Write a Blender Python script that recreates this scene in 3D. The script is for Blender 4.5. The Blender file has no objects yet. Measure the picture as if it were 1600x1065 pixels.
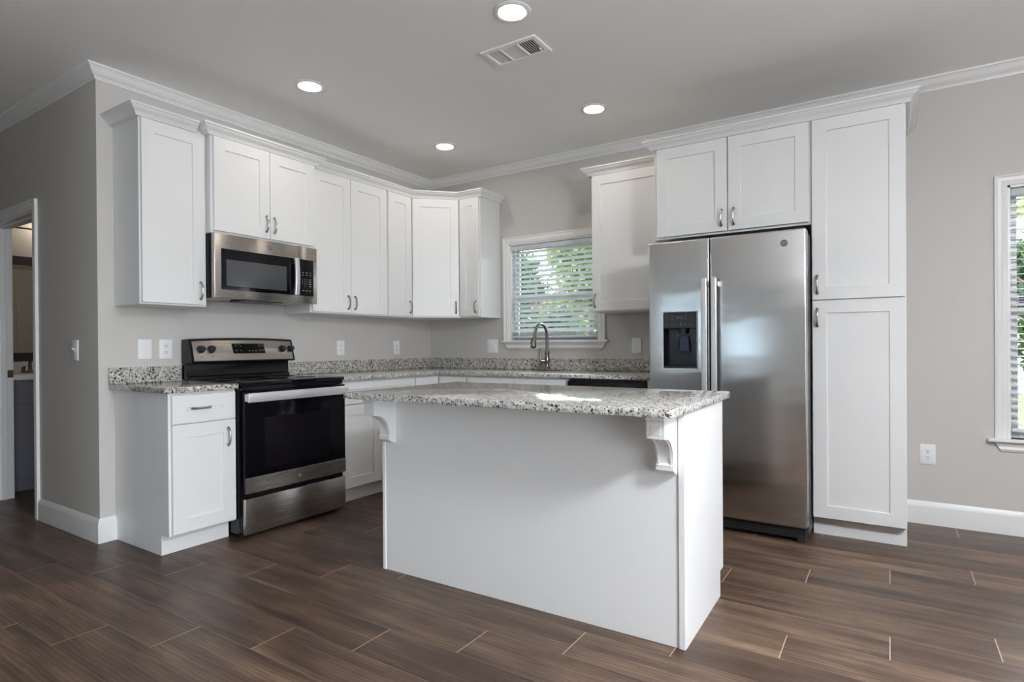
import bpy, bmesh, math, random
from mathutils import Vector, Matrix

random.seed(7)
SC = bpy.context.scene
COL = SC.collection

# ------------------------------------------------------------------ camera
CAM_POS = (3.8308, -4.4301, 1.1254)
F_PX, CY = 911.91, 542.65
YAW, PITCH, ROLL = 32.9416, -0.2330, -0.3884


def cam_matrix():
    y, p, r = (math.radians(v) for v in (YAW, PITCH, ROLL))
    fw = Vector((-math.sin(y) * math.cos(p), math.cos(y) * math.cos(p), math.sin(p)))
    rt = Vector((math.cos(y), math.sin(y), 0))
    up = rt.cross(fw)
    rt2 = rt * math.cos(r) + up * math.sin(r)
    up2 = -rt * math.sin(r) + up * math.cos(r)
    m = Matrix.Identity(4)
    for i in range(3):
        m[i][0], m[i][1], m[i][2], m[i][3] = rt2[i], up2[i], -fw[i], CAM_POS[i]
    return m


cd = bpy.data.cameras.new('camera')
cd.sensor_width = 36
cd.lens = F_PX * 36 / 1600
cd.shift_y = (CY - 532.5) / 1600
cd.clip_start = 0.05
cam = bpy.data.objects.new('camera', cd)
COL.objects.link(cam)
cam.matrix_world = cam_matrix()
SC.camera = cam

# ------------------------------------------------------------------ world, daylight, exposure
SKY_STRENGTH = 4.6
LAMP_STRENGTH = 24.0
FILL_LAMP = 74.0  # strength of the added, unseen fill bowl
world = bpy.data.worlds.new('sky')
SC.world = world
world.use_nodes = True
wb = world.node_tree.nodes['Background']
wb.inputs['Color'].default_value = (0.86, 0.925, 1.0, 1)
wb.inputs['Strength'].default_value = SKY_STRENGTH
SC.view_settings.view_transform = 'Standard'
SC.view_settings.look = 'None'
SC.view_settings.exposure = 1.33
SC.view_settings.gamma = 1.0
SC.view_settings.use_curve_mapping = False
SC.cycles.max_bounces = 10
SC.cycles.diffuse_bounces = 6
SC.cycles.glossy_bounces = 5
SC.cycles.transparent_max_bounces = 12
SC.cycles.sample_clamp_indirect = 6.0
SC.cycles.caustics_reflective = False
SC.cycles.caustics_refractive = False


def portal(loc, rot, sx, sy):
    """light portal in a window opening: it emits nothing, it only guides the sky's rays"""
    l = bpy.data.lights.new('window_portal', 'AREA')
    l.shape = 'RECTANGLE'
    l.size, l.size_y = sx, sy
    l.cycles.is_portal = True
    o = bpy.data.objects.new('window_portal', l)
    COL.objects.link(o)
    o.location, o.rotation_euler = loc, rot


CEIL = 2.7432
XR, YF = 6.6, -8.2            # right wall and the wall behind the camera
YH = -2.9043                  # hallway wall
W1 = (0.936, 1.819, 1.165, 2.038)     # sink window opening x0,x1,z0,z1
W2 = (4.404, 5.29, 0.560, 2.038)      # tall window opening
SL = (-7.0, -3.2, 0.0, 2.2)          # sliding glass door in the right wall y0,y1,z0,z1
W3 = (0.2, 2.0, 0.95, 2.2)            # shaded window behind the camera
HP = math.pi / 2
portal(((W1[0] + W1[1]) / 2, 0.16, (W1[2] + W1[3]) / 2), (-HP, 0, 0), W1[1] - W1[0], W1[3] - W1[2])
portal(((W2[0] + W2[1]) / 2, 0.16, (W2[2] + W2[3]) / 2), (-HP, 0, 0), W2[1] - W2[0], W2[3] - W2[2])
portal((XR + 0.16, (SL[0] + SL[1]) / 2, SL[3] / 2), (0, HP, 0), SL[3], SL[1] - SL[0])

portal(((W3[0] + W3[1]) / 2, YF - 0.16, (W3[2] + W3[3]) / 2), (HP, 0, 0), W3[1] - W3[0], W3[3] - W3[2])


# ------------------------------------------------------------------ materials
def mat(name, color=(0.8, 0.8, 0.8), rough=0.5, metal=0.0, **kw):
    m = bpy.data.materials.new(name)
    m.use_nodes = True
    b = m.node_tree.nodes['Principled BSDF']
    b.inputs['Base Color'].default_value = (*color, 1)
    b.inputs['Roughness'].default_value = rough
    b.inputs['Metallic'].default_value = metal
    for k, v in kw.items():
        b.inputs[k.replace('_', ' ')].default_value = v
    return m


class NT:
    def __init__(s, m):
        s.nt = m.node_tree
        s.b = s.nt.nodes['Principled BSDF']

    def n(s, t, **kw):
        nd = s.nt.nodes.new(t)
        for k, v in kw.items():
            setattr(nd, k, v)
        return nd

    def l(s, a, b):
        s.nt.links.new(a, b)

    def math(s, op, a, b=None, c=None):
        nd = s.n('ShaderNodeMath', operation=op)
        for i, v in enumerate((a, b, c)):
            if v is None:
                continue
            if isinstance(v, (int, float)):
                nd.inputs[i].default_value = v
            else:
                s.l(v, nd.inputs[i])
        return nd.outputs[0]

    def mix(s, f, a, b):
        nd = s.n('ShaderNodeMix', data_type='RGBA')
        if isinstance(f, (int, float)):
            nd.inputs[0].default_value = f
        else:
            s.l(f, nd.inputs[0])
        for i, v in ((6, a), (7, b)):
            if isinstance(v, tuple):
                nd.inputs[i].default_value = (*v, 1)
            else:
                s.l(v, nd.inputs[i])
        return nd.outputs[2]

    def noise(s, vec, scale, detail=2.0, rough=0.5):
        nd = s.n('ShaderNodeTexNoise')
        nd.inputs['Scale'].default_value = scale
        nd.inputs['Detail'].default_value = detail
        nd.inputs['Roughness'].default_value = rough
        if vec is not None:
            s.l(vec, nd.inputs['Vector'])
        return nd.outputs[0]

    def ramp(s, f, stops):
        nd = s.n('ShaderNodeValToRGB')
        e = nd.color_ramp.elements
        while len(e) < len(stops):
            e.new(0.5)
        for el, (p, c) in zip(e, stops):
            el.position = p
            el.color = (*c, 1) if isinstance(c, tuple) else (c, c, c, 1)
        s.l(f, nd.inputs[0])
        return nd.outputs[0]

    def obj(s):
        return s.n('ShaderNodeTexCoord').outputs['Object']

    def mapping(s, vec, scale=(1, 1, 1), loc=(0, 0, 0)):
        nd = s.n('ShaderNodeMapping')
        nd.inputs['Scale'].default_value = scale
        nd.inputs['Location'].default_value = loc
        s.l(vec, nd.inputs['Vector'])
        return nd.outputs[0]

    def bump(s, h, dist, strength=1.0):
        nd = s.n('ShaderNodeBump')
        nd.inputs['Distance'].default_value = dist
        nd.inputs['Strength'].default_value = strength
        s.l(h, nd.inputs['Height'])
        s.l(nd.outputs[0], s.b.inputs['Normal'])


def paint(name, color, rough, scale=140, dist=0.0006):
    m = mat(name, color, rough)
    t = NT(m)
    v = t.obj()
    n1 = t.noise(v, scale, 3)
    t.bump(n1, dist, 0.35)
    n2 = t.noise(v, 1.3, 2)
    c = t.mix(n2, tuple(x * 0.97 for x in color), tuple(min(1, x * 1.03) for x in color))
    t.l(c, t.b.inputs['Base Color'])
    return m


M = {}
M['wall'] = paint('greige_wall_paint', (0.56, 0.536, 0.507), 0.55)
M['ceiling'] = paint('flat_ceiling_paint', (0.90, 0.89, 0.875), 0.62)
M['cabinet'] = paint('white_cabinet_lacquer', (0.76, 0.757, 0.75), 0.32, 60, 0.0002)
M['trim'] = paint('white_trim_enamel', (0.80, 0.795, 0.785), 0.35, 60, 0.0002)
M['vanity'] = paint('slate_vanity_lacquer', (0.20, 0.20, 0.235), 0.4, 60, 0.0002)
M['plate'] = mat('white_plate_plastic', (0.84, 0.84, 0.85), 0.3)
M['slot'] = mat('dark_slot', (0.03, 0.03, 0.03), 0.6)
M['black'] = mat('black_enamel', (0.005, 0.005, 0.007), 0.2, Specular_IOR_Level=0.3)
M['black_plastic'] = mat('black_plastic', (0.012, 0.012, 0.014), 0.4)
M['case'] = mat('charcoal_case_paint', (0.035, 0.036, 0.04), 0.45)
M['black_glass'] = mat('black_glass', (0.004, 0.004, 0.005), 0.06, Specular_IOR_Level=0.22)
M['oven_glass'] = mat('oven_door_glass', (0.0035, 0.003, 0.0045), 0.10, Specular_IOR_Level=0.10)
M['window_glass'] = mat('smoked_oven_glass', (0.007, 0.006, 0.008), 0.10, Specular_IOR_Level=0.12)
M['screen'] = mat('grey_perforated_screen', (0.06, 0.063, 0.067), 0.12)
M['mark'] = mat('pale_print', (0.42, 0.42, 0.42), 0.6)
M['dim_mark'] = mat('grey_print', (0.16, 0.16, 0.16), 0.6)
M['film'] = mat('navy_film', (0.008, 0.014, 0.036), 0.35)
M['logo'] = mat('grey_badge', (0.17, 0.17, 0.175), 0.35, 0.8)
M['nickel'] = mat('brushed_nickel', (0.33, 0.32, 0.30), 0.3, 1.0)
M['faucet'] = mat('brushed_dark_nickel', (0.21, 0.19, 0.17), 0.28, 1.0)
M['bronze'] = mat('aged_bronze', (0.16, 0.11, 0.06), 0.4, 1.0)
M['lever'] = mat('pale_steel', (0.6, 0.6, 0.6), 0.35, 0.6)
M['raw_edge'] = mat('raw_board_edge', (0.62, 0.5, 0.4), 0.7)
M['blind'] = mat('white_blind_vinyl', (0.86, 0.87, 0.88), 0.4)
M['cord'] = mat('white_cord', (0.75, 0.76, 0.77), 0.7)
M['vent'] = mat('white_register_enamel', (0.90, 0.89, 0.87), 0.4)
M['vent_dark'] = mat('painted_duct_shade', (0.02, 0.02, 0.02), 0.8)
M['mirror'] = mat('mirror_silver', (0.85, 0.86, 0.86), 0.02, 1.0)
M['mirror_frame'] = mat('dark_grey_mirror_frame', (0.045, 0.042, 0.042), 0.5)
M['sticker'] = mat('white_sticker', (0.7, 0.7, 0.7), 0.6)
M['sticker_ink'] = mat('sticker_ink', (0.04, 0.04, 0.06), 0.6)
M['bounce_concrete'] = paint('pale_bounce_concrete', (0.72, 0.70, 0.68), 0.8, 30, 0.002)  # surface of the added slab that bounces daylight
M['bark'] = paint('bark', (0.10, 0.075, 0.055), 0.9, 30, 0.01)


def cloth(m, part):
    t = NT(m)
    tr = t.n('ShaderNodeBsdfTranslucent')
    tr.inputs['Color'].default_value = (0.80, 0.88, 0.92, 1)
    mx = t.n('ShaderNodeMixShader')
    mx.inputs[0].default_value = part
    out = [n for n in t.nt.nodes if n.type == 'OUTPUT_MATERIAL'][0]
    t.l(t.b.outputs[0], mx.inputs[1])
    t.l(tr.outputs[0], mx.inputs[2])
    t.l(mx.outputs[0], out.inputs[0])


M['shade_cloth'] = mat('white_shade_cloth', (0.8, 0.8, 0.78), 0.8)
cloth(M['blind'], 0.40)
cloth(M['shade_cloth'], 0.85)


def steel(name, color, rough, wave=0.0, rot=0.25, brush=(3, 3, 1400)):
    m = mat(name, color, rough, 1.0)
    t = NT(m)
    v = t.obj()
    g = t.noise(t.mapping(v, brush), 1.0, 4, 0.6)
    r = t.n('ShaderNodeMapRange')
    r.inputs['To Min'].default_value = rough - 0.012
    r.inputs['To Max'].default_value = rough + 0.018
    t.l(g, r.inputs['Value'])
    t.l(r.outputs[0], t.b.inputs['Roughness'])
    c = t.mix(g, tuple(x * 0.975 for x in color), tuple(min(1, x * 1.02) for x in color))
    t.l(c, t.b.inputs['Base Color'])
    tg = t.n('ShaderNodeTangent', direction_type='RADIAL', axis='Z')
    t.l(tg.outputs[0], t.b.inputs['Tangent'])
    t.b.inputs['Anisotropic'].default_value = 0.7
    t.b.inputs['Anisotropic Rotation'].default_value = rot
    if wave:
        w = t.noise(t.mapping(v, (1.6, 1.6, 5.0)), 1.0, 1.5)
        t.bump(w, wave, 1.0)
    return m


M['steel'] = steel('brushed_stainless', (0.44, 0.41, 0.38), 0.27)
M['fridge_steel'] = steel('fridge_stainless', (0.58, 0.572, 0.565), 0.22, 0.006, rot=0.0)
M['handle_steel'] = mat('satin_handle_metal', (0.62, 0.62, 0.63), 0.35, 0.55)


def glass_mat():
    m = bpy.data.materials.new('window_glass')
    m.use_nodes = True
    nt = m.node_tree
    for n in list(nt.nodes):
        nt.nodes.remove(n)
    o = nt.nodes.new('ShaderNodeOutputMaterial')
    tr = nt.nodes.new('ShaderNodeBsdfTransparent')
    tr.inputs[0].default_value = (0.96, 0.965, 0.965, 1)
    gl = nt.nodes.new('ShaderNodeBsdfGlossy')
    gl.inputs['Roughness'].default_value = 0.02
    fr = nt.nodes.new('ShaderNodeFresnel')
    fr.inputs[0].default_value = 1.45
    mx = nt.nodes.new('ShaderNodeMixShader')
    nt.links.new(fr.outputs[0], mx.inputs[0])
    nt.links.new(tr.outputs[0], mx.inputs[1])
    nt.links.new(gl.outputs[0], mx.inputs[2])
    nt.links.new(mx.outputs[0], o.inputs[0])
    return m


M['glass'] = glass_mat()


def emit(name, color, strength):
    m = bpy.data.materials.new(name)
    m.use_nodes = True
    b = m.node_tree.nodes['Principled BSDF']
    b.inputs['Base Color'].default_value = (0.9, 0.9, 0.9, 1)
    b.inputs['Emission Color'].default_value = (*color, 1)
    b.inputs['Emission Strength'].default_value = strength
    return m


M['lens'] = emit('led_lens', (1.0, 0.91, 0.80), LAMP_STRENGTH)
M['fill_diffuser'] = emit('opal_fill_glow', (0.90, 0.945, 1.0), FILL_LAMP)  # glow of the added fill bowl
M['shade'] = emit('frosted_lamp_shade', (1.0, 0.86, 0.68), 6.0)


def granite():
    m = mat('speckled_granite', (0.6, 0.58, 0.55), 0.09)
    t = NT(m)
    v = t.obj()
    n1 = t.noise(v, 60, 4, 0.65)
    base = t.ramp(n1, [(0.30, (0.20, 0.19, 0.175)), (0.46, (0.44, 0.42, 0.39)), (0.62, (0.66, 0.64, 0.60)), (0.8, (0.78, 0.77, 0.74))])
    # dark mineral specks at two sizes
    warp = t.n('ShaderNodeVectorMath', operation='ADD')
    nz = t.n('ShaderNodeTexNoise')
    nz.inputs['Scale'].default_value = 90
    sc = t.n('ShaderNodeVectorMath', operation='SCALE')
    sc.inputs['Scale'].default_value = 0.012
    t.l(v, nz.inputs['Vector'])
    t.l(nz.outputs['Color'], sc.inputs[0])
    t.l(v, warp.inputs[0])
    t.l(sc.outputs[0], warp.inputs[1])
    wv = warp.outputs[0]

    def specks(scale, thr, keep):
        vo = t.n('ShaderNodeTexVoronoi')
        vo.inputs['Scale'].default_value = scale
        t.l(wv, vo.inputs['Vector'])
        near = t.math('LESS_THAN', vo.outputs['Distance'], thr)
        sep = t.n('ShaderNodeSeparateColor')
        t.l(vo.outputs['Color'], sep.inputs[0])
        return t.math('MULTIPLY', near, t.math('LESS_THAN', sep.outputs[0], keep))
    c = t.mix(specks(95, 0.42, 0.30), base, (0.17, 0.165, 0.16))
    c = t.mix(specks(70, 0.33, 0.25), c, (0.30, 0.24, 0.18))
    c = t.mix(specks(62, 0.36, 0.30), c, (0.022, 0.022, 0.028))
    c = t.mix(specks(120, 0.40, 0.22), c, (0.03, 0.03, 0.035))
    t.l(c, t.b.inputs['Base Color'])
    return m


M['granite'] = granite()


def plank_floor():
    """wood-look planks 0.195 x 1.334 m laid along x, each row stepped by a quarter, thin beige grout"""
    m = mat('wood_plank_floor', (0.08, 0.055, 0.045), 0.36)
    t = NT(m)
    v = t.obj()
    sp = t.n('ShaderNodeSeparateXYZ')
    t.l(v, sp.inputs[0])
    x, y = sp.outputs[0], sp.outputs[1]
    r = t.math('DIVIDE', t.math('ADD', y, 2.558), 0.195)
    row = t.math('FLOOR', r)
    fr = t.math('SUBTRACT', r, row)
    u = t.math('DIVIDE', t.math('SUBTRACT', t.math('SUBTRACT', x, 2.826), t.math('MULTIPLY', row, 0.3335)), 1.334)
    pid = t.math('FLOOR', u)
    fu = t.math('SUBTRACT', u, pid)
    dy = t.math('MULTIPLY', t.math('MINIMUM', fr, t.math('SUBTRACT', 1.0, fr)), 0.195)
    dx = t.math('MULTIPLY', t.math('MINIMUM', fu, t.math('SUBTRACT', 1.0, fu)), 1.334)
    gx = t.math('LESS_THAN', dx, 0.0019)
    gy = t.math('LESS_THAN', dy, 0.0011)
    wn = t.n('ShaderNodeTexWhiteNoise', noise_dimensions='2D')
    cb = t.n('ShaderNodeCombineXYZ')
    t.l(pid, cb.inputs[0])
    t.l(row, cb.inputs[1])
    t.l(cb.outputs[0], wn.inputs['Vector'])
    rnd = wn.outputs['Value']
    off = t.n('ShaderNodeCombineXYZ')
    t.l(t.math('ADD', x, t.math('MULTIPLY', rnd, 37.0)), off.inputs[0])
    t.l(t.math('ADD', y, t.math('MULTIPLY', rnd, 11.0)), off.inputs[1])
    t.l(t.math('MULTIPLY', rnd, 9.0), off.inputs[2])
    pv = off.outputs[0]
    streak = t.noise(t.mapping(pv, (0.9, 9.0, 1.0)), 1.6, 5, 0.62)
    fine = t.noise(t.mapping(pv, (2.2, 48.0, 1.0)), 1.6, 4, 0.65)
    wav = t.n('ShaderNodeTexWave', wave_type='BANDS', bands_direction='Y')
    wav.inputs['Scale'].default_value = 5.5
    wav.inputs['Distortion'].default_value = 7.0
    wav.inputs['Detail'].default_value = 3.0
    wav.inputs['Detail Scale'].default_value = 0.9
    t.l(t.mapping(pv, (0.55, 3.2, 1.0)), wav.inputs['Vector'])
    g = t.math('ADD', t.math('MULTIPLY', streak, 0.58), t.math('MULTIPLY', fine, 0.15))
    blot = t.noise(t.mapping(pv, (1.6, 3.4, 1.0)), 1.5, 3, 0.55)
    g = t.math('ADD', g, t.math('MULTIPLY', blot, 0.22))
    g = t.math('ADD', g, t.math('MULTIPLY', wav.outputs['Fac'], 0.06))
    g = t.math('ADD', g, t.math('MULTIPLY', t.math('SUBTRACT', rnd, 0.42), 0.11))
    col = t.ramp(g, [(0.34, (0.016, 0.0088, 0.0062)), (0.46, (0.055, 0.032, 0.0215)), (0.56, (0.112, 0.070, 0.046)), (0.70, (0.25, 0.165, 0.105))])
    hue = t.noise(t.mapping(pv, (0.8, 4.0, 1.0)), 1.0, 2)
    col = t.mix(t.math('MULTIPLY', hue, 0.28), col, (0.10, 0.070, 0.054))
    col = t.mix(t.math('MULTIPLY', gy, 0.75), col, (0.21, 0.155, 0.115))
    col = t.mix(gx, col, (0.42, 0.33, 0.26))
    t.l(col, t.b.inputs['Base Color'])
    rr = t.n('ShaderNodeMapRange')
    rr.inputs['To Min'].default_value = 0.30
    rr.inputs['To Max'].default_value = 0.46
    t.l(fine, rr.inputs['Value'])
    t.l(rr.outputs[0], t.b.inputs['Roughness'])
    h = t.math('SUBTRACT', t.math('MULTIPLY', fine, 0.35), t.math('MAXIMUM', gx, gy))
    t.bump(h, 0.0007, 0.6)
    t.b.inputs['Specular IOR Level'].default_value = 0.32
    return m


M['floor'] = plank_floor()


def foliage(name, a, b):
    m = mat(name, a, 0.6)
    t = NT(m)
    n = t.noise(t.obj(), 2.2, 3)
    t.l(t.ramp(n, [(0.35, a), (0.65, b)]), t.b.inputs['Base Color'])
    tr = t.n('ShaderNodeBsdfTranslucent')
    tr.inputs['Color'].default_value = (b[0] * 1.2, b[1] * 1.2, b[2] * 0.8, 1)
    mx = t.n('ShaderNodeMixShader')
    mx.inputs[0].default_value = 0.35
    out = [n for n in t.nt.nodes if n.type == 'OUTPUT_MATERIAL'][0]
    t.l(t.b.outputs[0], mx.inputs[1])
    t.l(tr.outputs[0], mx.inputs[2])
    t.l(mx.outputs[0], out.inputs[0])
    return m


M['leaf'] = foliage('dark_leaves', (0.012, 0.03, 0.016), (0.05, 0.10, 0.035))
M['leaf_light'] = foliage('yellow_green_leaves', (0.085, 0.145, 0.05), (0.25, 0.31, 0.13))
M['grass'] = foliage('lawn_grass', (0.09, 0.11, 0.035), (0.17, 0.17, 0.07))

# ------------------------------------------------------------------ mesh helpers
ORG = {}


def FL(a, b, c): return (b, a, c)        # cabinets on the left wall: a = y, b = distance from wall
def FR(a, b, c): return (a, -b, c)       # cabinets on the back wall: a = x, b = distance from wall
def FW(a, b, c): return (a, b, c)        # plain x, y, z


class MB:
    def __init__(s, T=FW):
        s.bm = bmesh.new()
        s.T = T

    def _merge(s, tmp, bev=0.0, seg=1, edges=None):
        if bev:
            bmesh.ops.bevel(tmp, geom=edges or tmp.edges[:], offset=bev, segments=seg, affect='EDGES', profile=0.5)
        vs = {}
        for v in tmp.verts:
            vs[v] = s.bm.verts.new(s.T(*v.co))
        for f in tmp.faces:
            try:
                nf = s.bm.faces.new([vs[v] for v in f.verts])
                nf.material_index = f.material_index
            except ValueError:
                pass
        tmp.free()
        return s

    def box(s, a0, a1, b0, b1, c0, c1, bev=0.0, seg=1, mi=0):
        t = bmesh.new()
        m = Matrix.Translation(((a0 + a1) / 2, (b0 + b1) / 2, (c0 + c1) / 2)) @ Matrix.Diagonal((abs(a1 - a0), abs(b1 - b0), abs(c1 - c0), 1))
        bmesh.ops.create_cube(t, size=1.0, matrix=m)
        for f in t.faces:
            f.material_index = mi
        return s._merge(t, bev, seg)

    def poly(s, pts, axis, h0, h1, bev=0.0, seg=1, mi=0):
        """prism: 2-D outline pts extruded along an axis ('a','b','c')"""
        def P(p, h):
            return {'a': (h, p[0], p[1]), 'b': (p[0], h, p[1]), 'c': (p[0], p[1], h)}[axis]
        t = bmesh.new()
        lo = [t.verts.new(P(p, h0)) for p in pts]
        hi = [t.verts.new(P(p, h1)) for p in pts]
        n = len(pts)
        t.faces.new(lo)
        t.faces.new(hi)
        for i in range(n):
            t.faces.new((lo[i], lo[(i + 1) % n], hi[(i + 1) % n], hi[i]))
        for f in t.faces:
            f.material_index = mi
        bmesh.ops.recalc_face_normals(t, faces=t.faces[:])
        return s._merge(t, bev, seg)

    def tube(s, pts, radii, seg=10, mi=0, flat=1.0):
        t = bmesh.new()
        pts = [Vector(p) for p in pts]
        if not isinstance(radii, (list, tuple)):
            radii = [radii] * len(pts)
        rings = []
        ref = None
        for i, p in enumerate(pts):
            d = (pts[min(i + 1, len(pts) - 1)] - pts[max(i - 1, 0)]).normalized()
            if ref is None:
                ref = Vector((0, 0, 1)) if abs(d.z) < 0.9 else Vector((1, 0, 0))
            u = d.cross(ref).normalized()
            w = u.cross(d).normalized()
            ref = w
            rings.append([t.verts.new(p + (u * math.cos(2 * math.pi * k / seg) * flat + w * math.sin(2 * math.pi * k / seg)) * radii[i]) for k in range(seg)])
        for a, b in zip(rings, rings[1:]):
            for k in range(seg):
                t.faces.new((a[k], a[(k + 1) % seg], b[(k + 1) % seg], b[k]))
        t.faces.new(rings[0])
        t.faces.new(rings[-1])
        for f in t.faces:
            f.material_index = mi
        return s._merge(t)

    def lathe(s, centre, prof, axis='c', seg=24, mi=0):
        """prof: (radius, height) pairs turned about an axis through centre"""
        t = bmesh.new()
        c = Vector(centre)
        rings = []
        for r, h in prof:
            ring = []
            for k in range(seg):
                x, y = r * math.cos(2 * math.pi * k / seg), r * math.sin(2 * math.pi * k / seg)
                q = {'c': (x, y, h), 'b': (x, h, y), 'a': (h, x, y)}[axis]
                ring.append(t.verts.new(c + Vector(q)))
            rings.append(ring)
        for a, b in zip(rings, rings[1:]):
            for k in range(seg):
                t.faces.new((a[k], a[(k + 1) % seg], b[(k + 1) % seg], b[k]))
        t.faces.new(rings[0])
        t.faces.new(rings[-1])
        for f in t.faces:
            f.material_index = mi
        return s._merge(t)

    def sweep(s, path, prof, side=1):
        """profile (offset, z) carried along a plan path with mitred corners"""
        P = [Vector(p) for p in path]
        N = []
        for a, b in zip(P, P[1:]):
            d = (b - a).normalized()
            N.append(Vector((-d.y, d.x)) * side)
        t = bmesh.new()
        rings = []
        for i, p in enumerate(P):
            if i == 0:
                m = N[0]
            elif i == len(P) - 1:
                m = N[-1]
            else:
                m = (N[i - 1] + N[i]) / (1 + N[i - 1].dot(N[i]))
            rings.append([t.verts.new((p.x + m.x * o, p.y + m.y * o, z)) for o, z in prof])
        n = len(prof)
        for a, b in zip(rings, rings[1:]):
            for k in range(n):
                t.faces.new((a[k], a[(k + 1) % n], b[(k + 1) % n], b[k]))
        t.faces.new(rings[0])
        t.faces.new(rings[-1])
        return s._merge(t)

    def door(s, a0, a1, c0, c1, b0, t=0.02, rail=0.072, rec=0.008):
        """shaker front: one slab with a sunk panel"""
        tm = bmesh.new()
        m = Matrix.Translation(((a0 + a1) / 2, b0 + t / 2, (c0 + c1) / 2)) @ Matrix.Diagonal((a1 - a0, t, c1 - c0, 1))
        bmesh.ops.create_cube(tm, size=1.0, matrix=m)
        outer = tm.edges[:]
        ff = max(tm.faces, key=lambda f: f.calc_center_median().y)
        bmesh.ops.inset_region(tm, faces=[ff], thickness=rail, use_even_offset=True)
        bmesh.ops.inset_region(tm, faces=[ff], thickness=0.002, use_even_offset=True)
        for v in ff.verts:
            v.co.y -= rec
        bmesh.ops.bevel(tm, geom=[e for e in outer if e.is_valid], offset=0.0015, segments=1, affect='EDGES')
        return s._merge(tm)

    def build(s, name, material, parent=None, smooth=35, origin=None):
        bm = s.bm
        bmesh.ops.recalc_face_normals(bm, faces=bm.faces[:])
        xs = [v.co for v in bm.verts]
        lo = Vector((min(v.x for v in xs), min(v.y for v in xs), min(v.z for v in xs)))
        hi = Vector((max(v.x for v in xs), max(v.y for v in xs), max(v.z for v in xs)))
        o = Vector(origin) if origin is not None else Vector(((lo.x + hi.x) / 2, (lo.y + hi.y) / 2, lo.z))
        for v in bm.verts:
            v.co -= o
        me = bpy.data.meshes.new(name)
        bm.to_mesh(me)
        bm.free()
        if smooth:
            me.polygons.foreach_set('use_smooth', [True] * len(me.polygons))
            me.set_sharp_from_angle(angle=math.radians(smooth))
        for mm in (material if isinstance(material, (list, tuple)) else [material]):
            me.materials.append(M[mm])
        ob = bpy.data.objects.new(name, me)
        COL.objects.link(ob)
        ORG[ob] = o
        if parent is not None:
            ob.parent = parent
            ob.location = o - ORG[parent]
        else:
            ob.location = o
        return ob


def thing(name, label, cat, loc, group=None, rotz=0.0):
    o = bpy.data.objects.new(name, None)
    o.empty_display_size = 0.1
    COL.objects.link(o)
    o.location = loc
    o.rotation_euler.z = rotz
    ORG[o] = Vector(loc)
    return tag(o, label, cat, group)


def tag(o, label, cat, group=None):
    o['label'] = label
    o['category'] = cat
    if group:
        o['group'] = group
    return o


def struct(o):
    o['kind'] = 'structure'
    return o


def copy_tree(o, parent=None):
    c = o.copy()
    COL.objects.link(c)
    ORG[c] = ORG[o]
    if parent is not None:
        c.parent = parent
    for ch in [q for q in COL.objects if q.parent == o]:
        copy_tree(ch, c)
    return c


def words(mb, txt, size, put, depth=0.0008):
    """lettering: built-in font outlines laid by put(x, y, d) -> local point of mb"""
    cu = bpy.data.curves.new('lettering', 'FONT')
    cu.body = txt
    cu.size = size
    cu.align_x = 'CENTER'
    cu.align_y = 'CENTER'
    cu.resolution_u = 2
    ob = bpy.data.objects.new('lettering', cu)
    me = bpy.data.meshes.new_from_object(ob)
    t = bmesh.new()
    t.from_mesh(me)
    bpy.data.objects.remove(ob)
    bpy.data.curves.remove(cu)
    bpy.data.meshes.remove(me)
    for v in t.verts:
        v.co = put(v.co.x, v.co.y, depth)
    mb._merge(t)


# ------------------------------------------------------------------ room shell
def wall_boxes(name, T, a0, a1, c0, c1, b0, b1, holes=(), m='wall'):
    """a wall slab with rectangular openings (a0,a1,c0,c1)"""
    mb = MB(T)
    cur = a0
    for h in sorted(holes):
        mb.box(cur, h[0], b0, b1, c0, c1)
        if h[2] > c0 + 1e-4:
            mb.box(h[0], h[1], b0, b1, c0, h[2])
        if h[3] < c1 - 1e-4:
            mb.box(h[0], h[1], b0, b1, h[3], c1)
        cur = h[1]
    mb.box(cur, a1, b0, b1, c0, c1)
    return struct(mb.build(name, m))


struct(MB().box(-4.2, XR + 0.15, YF - 0.15, 0.15, -0.12, 0.0).build('floor', 'floor', origin=(0, 0, 0)))
struct(MB().box(-4.2, XR + 0.15, YF - 0.15, 0.15, CEIL, CEIL + 0.12).build('ceiling', 'ceiling', origin=(0, 0, CEIL)))
DOOR = (-1.73, -0.92, 0.0, 2.045)
wall_boxes('wall_back', FW, 0.0, XR, 0, CEIL, 0.0, 0.14, [W1, W2])
struct(MB().box(-0.12, 0.0, YH, 0.14, 0, CEIL).build('wall_left', 'wall'))
wall_boxes('wall_hallway', FW, -4.0, -0.12, 0, CEIL, YH, YH + 0.12, [DOOR])
wall_boxes('wall_right', lambda a, b, c: (b, a, c), YF, 0.0, 0, CEIL, XR, XR + 0.14, [SL])
wall_boxes('wall_front', FW, 0.0, XR, 0, CEIL, YF - 0.14, YF, [W3])
struct(MB().box(-0.12, 0.0, YF, -3.85, 0, CEIL).build('wall_living_left', 'wall'))
struct(MB().box(-4.0, -0.12, -3.97, -3.85, 0, CEIL).build('wall_hallway_side', 'wall'))
struct(MB().box(-4.12, -4.0, -3.97, YH + 0.12, 0, CEIL).build('wall_hallway_end', 'wall'))
# bathroom behind the doorway
struct(MB().box(-2.62, -2.5, YH + 0.12, -0.6, 0, CEIL).build('wall_bathroom_left', 'wall'))
struct(MB().box(-2.5, -0.12, -0.72, -0.6, 0, CEIL).build('wall_bathroom_back', 'wall'))

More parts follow.
